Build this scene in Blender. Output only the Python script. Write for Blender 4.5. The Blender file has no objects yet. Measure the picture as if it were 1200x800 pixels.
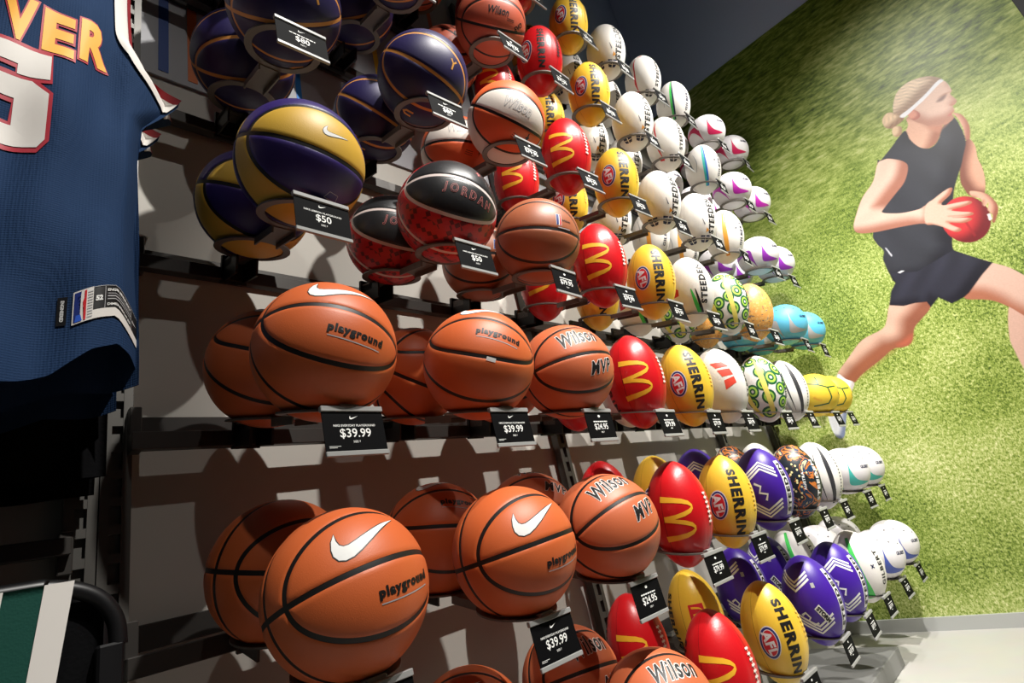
import bpy, bmesh, math, random
import numpy as np
from mathutils import Vector, Matrix

scene = bpy.context.scene
COL = scene.collection
random.seed(7)
EYE = 0.87                       # camera height above the floor
WALL_Y, MURAL_X = 1.27, 3.57     # back wall and mural wall

# ------------------------------------------------------------------ camera
CAM_F = 640.80
CAM_AXES = [[0.707284, -0.674994, -0.210078], [-0.091695, -0.382255, 0.919496], [0.700958, 0.631081, 0.332257]]
cam = bpy.data.objects.new('camera', bpy.data.cameras.new('camera'))
COL.objects.link(cam)
cam.data.sensor_width = 36.0
cam.data.lens = CAM_F / 1200.0 * 36.0
cam.data.clip_start = 0.02
r_, u_, f_ = (Vector(a) for a in CAM_AXES)
cam.matrix_world = Matrix(((r_.x, u_.x, -f_.x, 0), (r_.y, u_.y, -f_.y, 0), (r_.z, u_.z, -f_.z, EYE), (0, 0, 0, 1)))
scene.camera = cam

# ------------------------------------------------------------------ world, lights, exposure
scene.view_settings.view_transform = 'Standard'
scene.view_settings.look = 'None'
scene.view_settings.gamma = 1.0
scene.view_settings.use_curve_mapping = False
scene.view_settings.exposure = 0.22
world = bpy.data.worlds.new('world'); scene.world = world
world.use_nodes = True
world.node_tree.nodes['Background'].inputs[0].default_value = (0.95, 0.97, 1.0, 1)
world.node_tree.nodes['Background'].inputs[1].default_value = 0.012

def spot(name, loc, aim, power, size=70, blend=0.6, radius=0.04, col=(1, 0.965, 0.91)):
    d = bpy.data.lights.new(name, 'SPOT')
    d.energy = power; d.spot_size = math.radians(size); d.spot_blend = blend
    d.shadow_soft_size = radius; d.color = col
    o = bpy.data.objects.new(name, d); COL.objects.link(o)
    o.location = loc
    o.rotation_euler = (Vector(aim) - Vector(loc)).to_track_quat('-Z', 'Y').to_euler()
    return o
for x, tx, tz, p, size in ((-0.1, 0.1, 1.5, 60, 44), (0.85, 0.45, 1.25, 520, 50), (1.75, 1.65, 1.5, 480, 48), (2.65, 2.6, 1.8, 620, 58)):
    spot('track_spot', (x, -1.15, 4.05), (tx, 0.95, tz), p, size, 0.75, 0.03)
spot('track_spot', (1.55, -0.35, 3.95), (3.57, -0.25, 1.7), 175, 66, 0.8, 0.05)
spot('track_spot', (1.3, -0.9, 4.0), (3.57, 0.1, 0.2), 620, 58, 0.8, 0.05)

# ------------------------------------------------------------------ helpers
def lin(c):
    return tuple((v / 255 / 12.92 if v <= 10 else ((v / 255 + 0.055) / 1.055) ** 2.4) for v in c) + (1,)
MATS = {}
def mat(name, rgb, rough=0.5, metal=0.0, bump=None, spec=0.5, coat=0.0, mottle=0.0):
    if name in MATS: return MATS[name]
    m = bpy.data.materials.new(name); m.use_nodes = True
    nt = m.node_tree; b = nt.nodes['Principled BSDF']
    b.inputs['Base Color'].default_value = lin(rgb)
    b.inputs['Roughness'].default_value = rough
    b.inputs['Metallic'].default_value = metal
    b.inputs['Specular IOR Level'].default_value = spec
    b.inputs['Coat Weight'].default_value = coat
    b.inputs['Coat Roughness'].default_value = 0.25
    tc = nt.nodes.new('ShaderNodeTexCoord')
    if mottle:
        n = nt.nodes.new('ShaderNodeTexNoise'); n.inputs['Scale'].default_value = 9; n.inputs['Detail'].default_value = 5
        nt.links.new(tc.outputs['Object'], n.inputs['Vector'])
        mx = nt.nodes.new('ShaderNodeMix'); mx.data_type = 'RGBA'; mx.blend_type = 'MULTIPLY'
        mx.inputs[0].default_value = mottle
        mx.inputs[6].default_value = lin(rgb)
        nt.links.new(n.outputs['Color'], mx.inputs[7]); nt.links.new(mx.outputs[2], b.inputs['Base Color'])
    if bump:
        kind, sc, st = bump
        n = nt.nodes.new('ShaderNodeTexVoronoi' if kind == 'v' else 'ShaderNodeTexNoise')
        n.inputs['Scale'].default_value = sc
        nt.links.new(tc.outputs['Object'], n.inputs['Vector'])
        bp = nt.nodes.new('ShaderNodeBump'); bp.inputs['Strength'].default_value = st; bp.inputs['Distance'].default_value = 0.002
        nt.links.new(n.outputs[0], bp.inputs['Height']); nt.links.new(bp.outputs[0], b.inputs['Normal'])
    MATS[name] = m
    return m

def link(name, me, parent=None, m=None, smooth=False):
    o = bpy.data.objects.new(name, me); COL.objects.link(o)
    if m is not None and not me.materials: me.materials.append(m)
    if smooth:
        me.polygons.foreach_set('use_smooth', [True] * len(me.polygons))
    if parent is not None: o.parent = parent
    return o
def empty(name, loc=(0, 0, 0)):
    o = bpy.data.objects.new(name, None); COL.objects.link(o); o.location = loc; o.empty_display_size = 0.02
    return o
def tag(o, label, cat, group=None):
    o['label'] = label; o['category'] = cat
    if group: o['group'] = group
    return o
def mesh(name, V, F):
    me = bpy.data.meshes.new(name); me.from_pydata([tuple(v) for v in V], [], [tuple(f) for f in F]); me.update()
    return me
def box_bm(bm, x0, x1, y0, y1, z0, z1, bev=0.0):
    vs = [bm.verts.new(p) for p in ((x0,y0,z0),(x1,y0,z0),(x1,y1,z0),(x0,y1,z0),(x0,y0,z1),(x1,y0,z1),(x1,y1,z1),(x0,y1,z1))]
    fs = [bm.faces.new([vs[i] for i in f]) for f in ((0,3,2,1),(4,5,6,7),(0,1,5,4),(1,2,6,5),(2,3,7,6),(3,0,4,7))]
    if bev:
        es = {e for f in fs for e in f.edges}
        bmesh.ops.bevel(bm, geom=list(es), offset=bev, segments=1, affect='EDGES')
def boxes(name, lst, bev=0.0):
    bm = bmesh.new()
    for b in lst: box_bm(bm, *b, bev=bev)
    me = bpy.data.meshes.new(name); bm.to_mesh(me); bm.free()
    return me
def tube(name, pts, rad, n=10, closed=False):
    pts = [Vector(p) for p in pts]; V = []; F = []
    prev = None
    for i, p in enumerate(pts):
        a = pts[max(i-1, 0)]; b = pts[min(i+1, len(pts)-1)]
        t = (b - a).normalized()
        ref = prev if prev else (Vector((0, 0, 1)) if abs(t.z) < .9 else Vector((1, 0, 0)))
        u = (ref - t * ref.dot(t)).normalized(); w = t.cross(u); prev = u
        for k in range(n):
            an = 2 * math.pi * k / n
            V.append(p + (u * math.cos(an) + w * math.sin(an)) * rad)
    for i in range(len(pts) - 1):
        for k in range(n):
            F.append((i*n+k, i*n+(k+1) % n, (i+1)*n+(k+1) % n, (i+1)*n+k))
    F.append(tuple(range(n))[::-1]); F.append(tuple(range((len(pts)-1)*n, len(pts)*n)))
    return mesh(name, V, F)

# ---- flat shapes: (verts2d, faces)
DG = None
_tc = {}
def text2d(s, size=1.0, bold=0.0, shear=0.0, space=1.0, width=None, height=None):
    key = (s, bold, shear, space)
    if key not in _tc:
        cu = bpy.data.curves.new('txt', 'FONT'); cu.body = s; cu.size = 1.0; cu.offset = bold; cu.shear = shear
        cu.space_character = space; cu.resolution_u = 3
        ob = bpy.data.objects.new('txt', cu); COL.objects.link(ob)
        dg = bpy.context.evaluated_depsgraph_get()
        me = bpy.data.meshes.new_from_object(ob.evaluated_get(dg))
        V = np.array([v.co[:2] for v in me.vertices]); F = [tuple(p.vertices) for p in me.polygons]
        bpy.data.objects.remove(ob); bpy.data.curves.remove(cu); bpy.data.meshes.remove(me)
        V = V - (V.min(0) + V.max(0)) / 2
        _tc[key] = (V, F)
    V, F = _tc[key]
    V = V.copy(); ext = V.max(0) - V.min(0)
    sx = sy = size
    if width: sx = width / ext[0]; sy = height / ext[1] if height else sx
    elif height: sx = sy = height / ext[1]
    return V * np.array([sx, sy]), F
def poly(pts):
    return np.array(pts, float), [tuple(range(len(pts)))]
def ellipse(rx, ry, n=28, c=(0, 0)):
    return poly([(c[0] + rx * math.cos(2*math.pi*k/n), c[1] + ry * math.sin(2*math.pi*k/n)) for k in range(n)])
def annulus(r0, r1, n=20, c=(0, 0)):
    V = [(c[0] + r * math.cos(2*math.pi*k/n), c[1] + r * math.sin(2*math.pi*k/n)) for r in (r0, r1) for k in range(n)]
    return np.array(V), [(k, (k+1) % n, n + (k+1) % n, n + k) for k in range(n)]
def stroke(pts, w):
    P = np.array(pts, float); n = len(P); W = np.broadcast_to(np.array(w, float), (n,))
    t = np.gradient(P, axis=0); t /= np.linalg.norm(t, axis=1)[:, None] + 1e-9
    nn = np.stack([-t[:, 1], t[:, 0]], 1)
    V = np.concatenate([P + nn * W[:, None] / 2, P - nn * W[:, None] / 2])
    return V, [(i, i+1, n+i+1, n+i) for i in range(n-1)]
def catmull(pts, k=6, closed=True):
    P = np.array(pts, float); n = len(P); out = []
    rng = range(n) if closed else range(n-1)
    for i in rng:
        if closed: p0, p1, p2, p3 = P[i-1], P[i], P[(i+1) % n], P[(i+2) % n]
        else: p0, p1, p2, p3 = P[max(i-1, 0)], P[i], P[i+1], P[min(i+2, n-1)]
        for s in range(k):
            t = s / k
            out.append(0.5 * (2*p1 + (p2-p0)*t + (2*p0-5*p1+4*p2-p3)*t*t + (3*p1-p0-3*p2+p3)*t**3))
    if not closed: out.append(P[-1])
    return np.array(out)
def tf(shape, rot=0, scale=(1, 1), move=(0, 0)):
    V, F = shape; a = math.radians(rot); c, s = math.cos(a), math.sin(a)
    V = V * np.array(scale)
    V = np.stack([V[:, 0]*c - V[:, 1]*s, V[:, 0]*s + V[:, 1]*c], 1) + np.array(move)
    return V, F
def join(*shapes):
    V = []; F = []; n = 0
    for v, f in shapes:
        V.append(v); F += [tuple(i + n for i in q) for q in f]; n += len(v)
    return np.concatenate(V), F
def grow(shape, d):
    V, F = shape; P = V; t = np.roll(P, -1, 0) - np.roll(P, 1, 0); t /= np.linalg.norm(t, axis=1)[:, None] + 1e-9
    nn = np.stack([t[:, 1], -t[:, 0]], 1)
    area = np.sum(P[:, 0]*np.roll(P[:, 1], -1) - np.roll(P[:, 0], -1)*P[:, 1])
    return V + nn * d * (1 if area > 0 else -1), F
SWOOSH = poly([(1,.37),(.75,.245),(.5,.115),(.32,.035),(.2,.0),(.1,.005),(.03,.05),(.0,.13),(.015,.22),(.06,.32),(.135,.41),(.11,.3),(.115,.225),(.15,.18),(.21,.165),(.32,.18),(.5,.225),(.75,.3)])
SWOOSH = (SWOOSH[0] - np.array([.5, .2]), SWOOSH[1])
_arch = [(-1.0,-1.0),(-.93,-.2),(-.84,.4),(-.72,.8),(-.58,.98),(-.46,.98),(-.32,.8),(-.2,.4),(-.11,-.1),(-.06,-.5),(-.03,-.86)]
ARCHES = join(stroke(_arch, [.3, .27, .24, .2, .15, .15, .2, .22, .2, .2, .2]), stroke([(-x, y) for x, y in _arch], [.3, .27, .24, .2, .15, .15, .2, .22, .2, .2, .2]))

def wrap(name, shape, fn, step=0.012):
    V, F = shape
    bm = bmesh.new()
    vs = [bm.verts.new((v[0], v[1], 0)) for v in V]
    for f in F:
        try: bm.faces.new([vs[i] for i in f])
        except ValueError: pass
    bmesh.ops.triangulate(bm, faces=bm.faces[:])
    for ax in (0, 1):
        lo, hi = V[:, ax].min(), V[:, ax].max()
        k = math.ceil(lo / step)
        while k * step < hi:
            no = (1, 0, 0) if ax == 0 else (0, 1, 0)
            co = (k*step, 0, 0) if ax == 0 else (0, k*step, 0)
            bmesh.ops.bisect_plane(bm, geom=bm.verts[:] + bm.edges[:] + bm.faces[:], dist=1e-7, plane_co=co, plane_no=no)
            k += 1
    for v in bm.verts: v.co = fn(v.co.x, v.co.y)
    bm.normal_update()
    me = bpy.data.meshes.new(name); bm.to_mesh(me); bm.free()
    me.polygons.foreach_set('use_smooth', [True] * len(me.polygons))
    return me
def sphere_map(R, lon, lat, rot=0.0, off=0.0005):
    lo, la, ro = map(math.radians, (lon, lat, rot))
    ax = Vector((math.cos(la)*math.cos(lo), math.cos(la)*math.sin(lo), math.sin(la)))
    eu = Vector((-math.sin(lo), math.cos(lo), 0)); ev = ax.cross(eu)
    c, s = math.cos(ro), math.sin(ro)
    eu, ev = eu*c + ev*s, ev*c - eu*s
    def fn(u, v):
        rho = math.hypot(u, v)
        if rho < 1e-9: return ax * (R + off)
        d = (eu*u + ev*v) / rho
        return (ax*math.cos(rho/R) + d*math.sin(rho/R)) * (R + off)
    return fn
EGG_P = 1.14                   # slightly pointed ends
def egg_map(a, b, th0, v0=0.0, off=0.0006):
    t0 = math.radians(th0); L = (a + b) / 2 * 1.08; p_ = EGG_P
    def fn(u, v):
        t = max(-1.5, min(1.5, (v + v0) / L)); th = t0 - u / b
        c_ = math.cos(t); rr = b*c_**p_; x, y, z = -math.sin(th)*rr, -math.cos(th)*rr, a*math.sin(t)
        nr, nz = a*c_, b*p_*c_**(p_-1)*math.sin(t); n = Vector((-math.sin(th)*nr, -math.cos(th)*nr, nz)).normalized()
        return Vector((x, y, z)) + n * off
    return fn

# ------------------------------------------------------------------ measured layout
ROW_Z = [0.353, 0.732, 1.115, 1.505, 1.93, 2.377, 2.788]
PEG_X = {
    0: {1: 0.428, 2: 0.783, 3: 1.102, 4: 1.397, 5: 1.740, 6: 2.103, 7: 2.393, 8: 2.687, 9: 3.003, 10: 3.334},
    1: {1: 0.428, 2: 0.778, 3: 1.083, 4: 1.420, 5: 1.720, 6: 2.028, 7: 2.344, 8: 2.624, 9: 3.020, 10: 3.315},
    2: {1: 0.434, 2: 0.784, 3: 1.081, 4: 1.400, 5: 1.705, 6: 1.972, 7: 2.366, 8: 2.647, 9: 3.052, 10: 3.300},
    3: {1: 0.424, 2: 0.781, 3: 1.102, 4: 1.396, 5: 1.704, 6: 1.991, 7: 2.329, 8: 2.613, 9: 3.044, 10: 3.346},
    4: {1: 0.422, 2: 0.792, 3: 1.102, 4: 1.390, 5: 1.689, 6: 2.001, 7: 2.340, 8: 2.643, 9: 3.067, 10: 3.319},
    5: {1: 0.428, 2: 0.783, 3: 1.157, 4: 1.406, 5: 1.709, 6: 2.031, 7: 2.327, 8: 2.725, 9: 3.089, 10: 3.380},
    6: {1: 0.428, 2: 0.783, 3: 1.102, 4: 1.397, 5: 1.732, 6: 2.014, 7: 2.341, 8: 2.654, 9: 3.058, 10: 3.405},
}
BALL_AXES = {  # local X (middle of the printed side) and Y (along the main seam)
    (2, 1, 0): ((-0.172, -0.958, 0.229), (0.931, -0.234, -0.279)),
    (2, 2, 0): ((-0.327, -0.787, 0.524), (0.774, -0.541, -0.329)),
    (2, 3, 0): ((-0.402, -0.914, 0.043), (0.915, -0.399, 0.065)),
    (1, 1, 0): ((-0.016, -0.964, 0.264), (0.994, 0.014, 0.11)),
    (1, 2, 0): ((-0.154, -0.985, 0.072), (0.985, -0.148, 0.091)),
    (1, 3, 0): ((-0.374, -0.827, 0.421), (0.927, -0.314, 0.206)),
    (3, 1, 0): ((-0.092, -0.897, -0.432), (0.986, -0.021, -0.165)),
    (3, 2, 0): ((-0.367, -0.927, 0.076), (0.876, -0.371, -0.308)),
    (3, 3, 0): ((-0.71, -0.676, -0.198), (0.703, -0.666, -0.248)),
    (4, 1, 0): ((-0.074, -0.419, -0.905), (0.911, -0.398, 0.11)),
    (4, 2, 0): ((-0.489, -0.676, -0.551), (0.846, -0.214, -0.488)),
    (4, 3, 0): ((-0.522, -0.571, -0.633), (0.852, -0.313, -0.42)),
    (5, 3, 0): ((-0.319, -0.467, -0.825), (0.901, -0.419, -0.111)),
    (1, 1, 1): ((0.204, -0.961, -0.189), (0.965, 0.229, -0.126)),
    (2, 1, 1): ((-0.037, -0.826, 0.563), (0.925, -0.242, -0.294)),
    (2, 2, 1): ((0.21, -0.586, 0.782), (0.955, 0.296, -0.034)),
    (1, 2, 1): ((-0.11, -0.621, 0.776), (0.924, -0.351, -0.15)),
    (1, 3, 1): ((-0.069, -0.592, 0.803), (0.891, -0.399, -0.218)),
    (0, 3, 1): ((-0.154, -0.946, 0.284), (0.981, -0.18, -0.067)),
    (0, 3, 0): ((-0.343, -0.857, 0.385), (0.89, -0.427, -0.159)),
    (5, 3, 1): ((-0.686, -0.643, 0.34), (0.36, -0.707, -0.609)),
    (4, 3, 1): ((-0.534, -0.763, -0.364), (0.84, -0.526, -0.13)),
}
PLAYER = {
    'far_shoulder': [(-0.21, 2.455), (-0.234, 2.427), (-0.242, 2.383), (-0.237, 2.334), (-0.214, 2.277), (-0.198, 2.275), (-0.214, 2.353), (-0.216, 2.42)],
    'far_arm': [(-0.186, 2.271), (-0.214, 2.278), (-0.217, 2.226), (-0.202, 2.166), (-0.198, 2.109), (-0.182, 2.039), (-0.149, 1.974), (-0.103, 2.0), (-0.095, 2.042), (-0.097, 2.089), (-0.119, 2.15), (-0.157, 2.215)],
    'front_thigh': [(-0.012, 1.661), (-0.046, 1.633), (-0.092, 1.582), (-0.124, 1.524), (-0.179, 1.422), (-0.178, 1.316), (-0.119, 1.263), (-0.06, 1.325), (-0.02, 1.399), (0.019, 1.451), (0.059, 1.48), (0.118, 1.517), (0.072, 1.587)],
    'front_shin': [(-0.029, 1.418), (0.034, 1.276), (0.045, 1.196), (0.047, 1.108), (0.051, 0.927), (-0.003, 0.925), (-0.125, 1.174), (-0.178, 1.324), (-0.108, 1.403)],
    'rear_leg': [(0.364, 1.683), (0.423, 1.619), (0.464, 1.547), (0.502, 1.509), (0.612, 1.489), (0.704, 1.426), (0.805, 1.346), (0.779, 1.3), (0.744, 1.275), (0.671, 1.314), (0.573, 1.352), (0.496, 1.387), (0.452, 1.379), (0.418, 1.382), (0.394, 1.403), (0.363, 1.459), (0.316, 1.491), (0.258, 1.534), (0.254, 1.603)],
    'knee_shade': [(0.468, 1.4), (0.429, 1.415), (0.388, 1.427), (0.403, 1.399), (0.433, 1.384)],
    'calf_shade': [(0.763, 1.294), (0.693, 1.356), (0.603, 1.404), (0.533, 1.407), (0.47, 1.416), (0.489, 1.389), (0.574, 1.357), (0.672, 1.318)],
    'sock': [(0.798, 1.351), (0.769, 1.312), (0.737, 1.277), (0.774, 1.231), (0.82, 1.195), (0.847, 1.245)],
    'shoe': [(0.839, 1.264), (0.776, 1.237), (0.843, 1.111), (0.897, 1.007), (0.938, 1.034), (0.924, 1.167)],
    'shorts': [(0.35, 1.782), (0.241, 1.735), (0.064, 1.769), (0.008, 1.699), (-0.048, 1.634), (0.012, 1.595), (0.091, 1.533), (0.119, 1.52), (0.174, 1.512), (0.212, 1.565), (0.26, 1.53), (0.265, 1.565), (0.314, 1.581), (0.365, 1.587), (0.423, 1.619), (0.386, 1.688), (0.347, 1.727)],
    'shirt': [(-0.002, 2.5), (-0.004, 2.44), (-0.018, 2.382), (-0.04, 2.348), (-0.071, 2.336), (-0.108, 2.359), (-0.143, 2.407), (-0.175, 2.427), (-0.206, 2.428), (-0.208, 2.349), (-0.196, 2.275), (-0.16, 2.213), (-0.132, 2.167), (-0.095, 2.117), (-0.056, 2.058), (-0.026, 1.992), (0.054, 1.804), (0.069, 1.756), (0.16, 1.693), (0.271, 1.71), (0.348, 1.723), (0.357, 1.775), (0.354, 1.871), (0.334, 1.915), (0.348, 1.974), (0.341, 2.037), (0.251, 2.142), (0.175, 2.401), (0.149, 2.412), (0.081, 2.451)],
    'bun': [(0.064, 2.616), (0.048, 2.64), (0.025, 2.648), (0.002, 2.632), (-0.022, 2.591), (-0.03, 2.568), (-0.005, 2.555), (0.016, 2.552), (0.041, 2.549), (0.065, 2.575)],
    'tail': [(0.038, 2.549), (0.013, 2.546), (0.002, 2.524), (0.016, 2.492), (0.041, 2.489), (0.051, 2.515)],
    'neck': [(-0.04, 2.564), (-0.113, 2.528), (-0.15, 2.427), (-0.131, 2.388), (-0.094, 2.347), (-0.054, 2.339), (-0.025, 2.361), (-0.004, 2.405), (0.003, 2.477), (-0.027, 2.518)],
    'face': [(-0.227, 2.651), (-0.249, 2.641), (-0.254, 2.602), (-0.253, 2.571), (-0.241, 2.558), (-0.246, 2.531), (-0.249, 2.504), (-0.235, 2.492), (-0.225, 2.488), (-0.222, 2.465), (-0.207, 2.454), (-0.205, 2.427), (-0.178, 2.415), (-0.154, 2.418), (-0.11, 2.439), (-0.087, 2.477), (-0.063, 2.512), (-0.046, 2.559), (-0.059, 2.592), (-0.113, 2.608), (-0.162, 2.623)],
    'jaw_shade': [(-0.099, 2.451), (-0.137, 2.429), (-0.175, 2.418), (-0.141, 2.403), (-0.123, 2.394), (-0.103, 2.422)],
    'ear': [(-0.057, 2.592), (-0.079, 2.586), (-0.094, 2.555), (-0.089, 2.528), (-0.061, 2.528), (-0.047, 2.556)],
    'hair': [(0.003, 2.623), (-0.012, 2.669), (-0.039, 2.713), (-0.065, 2.736), (-0.107, 2.749), (-0.155, 2.742), (-0.201, 2.719), (-0.232, 2.683), (-0.242, 2.657), (-0.205, 2.65), (-0.154, 2.63), (-0.102, 2.609), (-0.058, 2.597), (-0.021, 2.595), (-0.009, 2.609)],
    'hair_dark': [(-0.01, 2.625), (-0.055, 2.632), (-0.132, 2.657), (-0.215, 2.674), (-0.197, 2.657), (-0.106, 2.618), (-0.061, 2.604), (-0.021, 2.6)],
    'headband': [(-0.017, 2.581), (-0.019, 2.595), (-0.06, 2.602), (-0.104, 2.614), (-0.162, 2.635), (-0.208, 2.657), (-0.236, 2.664), (-0.246, 2.647), (-0.217, 2.639), (-0.145, 2.607), (-0.095, 2.591), (-0.037, 2.572)],
    'eye': [(-0.178, 2.559), (-0.2, 2.57), (-0.224, 2.573), (-0.227, 2.563), (-0.206, 2.547), (-0.188, 2.549)],
    'brow': [(-0.19, 2.573), (-0.219, 2.58), (-0.249, 2.571), (-0.244, 2.566), (-0.22, 2.57)],
    'nostril': [(-0.215, 2.504), (-0.229, 2.503), (-0.237, 2.494), (-0.224, 2.492)],
    'mouth': [(-0.187, 2.453), (-0.202, 2.46), (-0.222, 2.464), (-0.215, 2.455), (-0.2, 2.447)],
    'ball': [(-0.109, 1.807), (-0.093, 1.789), (-0.074, 1.775), (-0.054, 1.768), (-0.033, 1.766), (-0.012, 1.771), (0.007, 1.782), (0.024, 1.798), (0.038, 1.82), (0.048, 1.845), (0.053, 1.873), (0.054, 1.901), (0.049, 1.93), (0.04, 1.957), (0.026, 1.98), (0.009, 1.999), (-0.011, 2.012), (-0.032, 2.019), (-0.053, 2.019), (-0.074, 2.013), (-0.093, 2.001), (-0.109, 1.984), (-0.122, 1.962), (-0.131, 1.937), (-0.135, 1.909), (-0.135, 1.882), (-0.13, 1.854), (-0.121, 1.829)],
    'ball_seam': [(-0.031, 1.885), (-0.04, 1.884), (-0.045, 1.795), (-0.036, 1.791)],
    'ball_mark': [(-0.123, 1.873), (-0.135, 1.87), (-0.128, 1.839), (-0.117, 1.838)],
    'far_hand': [(-0.112, 2.021), (-0.153, 1.984), (-0.17, 1.942), (-0.173, 1.886), (-0.15, 1.843), (-0.13, 1.818), (-0.125, 1.83), (-0.138, 1.857), (-0.135, 1.881), (-0.134, 1.895), (-0.15, 1.927), (-0.132, 1.915), (-0.126, 1.929), (-0.131, 1.961), (-0.106, 1.99)],
    'near_arm': [(0.174, 2.4), (0.143, 2.404), (0.115, 2.393), (0.069, 2.342), (0.062, 2.296), (0.106, 2.229), (0.166, 2.189), (0.242, 2.142), (0.258, 2.123), (0.215, 2.09), (0.17, 2.067), (0.106, 2.049), (0.063, 2.051), (0.053, 1.988), (0.083, 1.942), (0.135, 1.974), (0.231, 2.007), (0.332, 2.037), (0.403, 2.074), (0.411, 2.119), (0.368, 2.187), (0.307, 2.26), (0.231, 2.315)],
    'near_hand': [(0.077, 2.049), (0.028, 2.067), (-0.014, 2.08), (-0.049, 2.084), (-0.054, 2.072), (-0.031, 2.047), (0.01, 2.029), (0.009, 2.011), (-0.043, 1.994), (-0.091, 1.974), (-0.091, 1.959), (-0.061, 1.96), (-0.008, 1.97), (-0.04, 1.94), (-0.076, 1.914), (-0.074, 1.901), (-0.041, 1.909), (0.005, 1.932), (-0.029, 1.911), (-0.061, 1.888), (-0.055, 1.878), (-0.023, 1.882), (0.024, 1.912), (0.012, 1.884), (-0.006, 1.858), (0.002, 1.848), (0.023, 1.856), (0.054, 1.903), (0.082, 1.935), (0.112, 1.962)],
    'zip': [(0.322, 1.93), (0.316, 1.924), (0.307, 1.873), (0.314, 1.867)],
    'logo': [(0.32, 1.771), (0.301, 1.773), (0.29, 1.765), (0.313, 1.763)],
    'front_sock': [(0.056, 0.96), (-0.014, 0.955), (0.0, 0.865), (0.056, 0.87)],
    'front_shoe': [(0.062, 0.885), (0.0, 0.89), (-0.06, 0.84), (-0.14, 0.80), (-0.145, 0.775), (-0.05, 0.775), (0.055, 0.79), (0.075, 0.82)],
}
TILT = math.radians(14)
RX = Matrix.Rotation(TILT, 4, 'X')
RING_Y, ARM_STEP = 0.84, 0.24
def ring_centre(i, j, back=0):
    s = ARM_STEP * back
    return Vector((PEG_X[i][j], RING_Y + s*math.cos(TILT), ROW_Z[i] + 0.017 + s*math.sin(TILT)))

# ------------------------------------------------------------------ setting
def structure(name, me, m=None, parent=None):
    o = link(name, me, parent, m)
    if parent is None: o['kind'] = 'structure'
    return o
m_wall = mat('wall_paint', (176, 172, 164), 0.75, bump=('n', 90, 0.08))
m_dark = mat('dark_wall_paint', (176, 192, 222), 0.7, bump=('n', 90, 0.06))
m_floor = mat('concrete_floor', (196, 194, 188), 0.45, mottle=0.12)
m_skirt = mat('skirting_grey', (186, 188, 186), 0.5)
MURAL_TOP = 2.755 + EYE
structure('floor', boxes('floor', [(-3.5, 6.0, -4.5, 1.5, -0.1, 0.0)]), m_floor)
wb = structure('wall_back', boxes('wall_back', [(-3.5, MURAL_X + 0.2, WALL_Y, WALL_Y + 0.15, 0, 3.55)]), m_wall)
structure('wall_back_upper', boxes('wall_back_upper', [(-3.5, MURAL_X + 0.2, WALL_Y, WALL_Y + 0.15, 3.55, 5.4)]), m_dark)
structure('wall_right', boxes('wall_right', [(MURAL_X + 0.004, MURAL_X + 0.2, -0.62, WALL_Y, 0, 5.4)]), m_dark)
structure('wall_right_return', boxes('wall_right_return', [(MURAL_X + 0.004, MURAL_X + 0.2, -4.5, -0.622, 0, 5.4)]), mat('black_paint', (14, 14, 16), 0.6))
structure('baseboard_right', boxes('baseboard_right', [(MURAL_X - 0.014, MURAL_X + 0.004, -4.5, WALL_Y, 0, 0.062)]), m_skirt)
# pale upper board with thin coloured stripes
structure('upper_panel', boxes('upper_panel', [(-0.6, 2.4, WALL_Y - 0.008, WALL_Y, 2.18, 3.55)]), mat('pale_board', (150, 150, 154), 0.6), wb)
for x, w, c in ((0.296, 0.024, (22, 60, 130)), (0.366, 0.024, (190, 98, 40)), (0.672, 0.018, (30, 120, 200)), (1.0, 0.02, (225, 190, 40)), (1.34, 0.02, (190, 98, 40)), (1.7, 0.02, (22, 60, 130))):
    structure('stripe', boxes('stripe', [(x - w/2, x + w/2, WALL_Y - 0.0095, WALL_Y - 0.008, 2.20, 3.55)]), mat('stripe_%d%d%d' % c, c, 0.6), wb)

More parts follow.
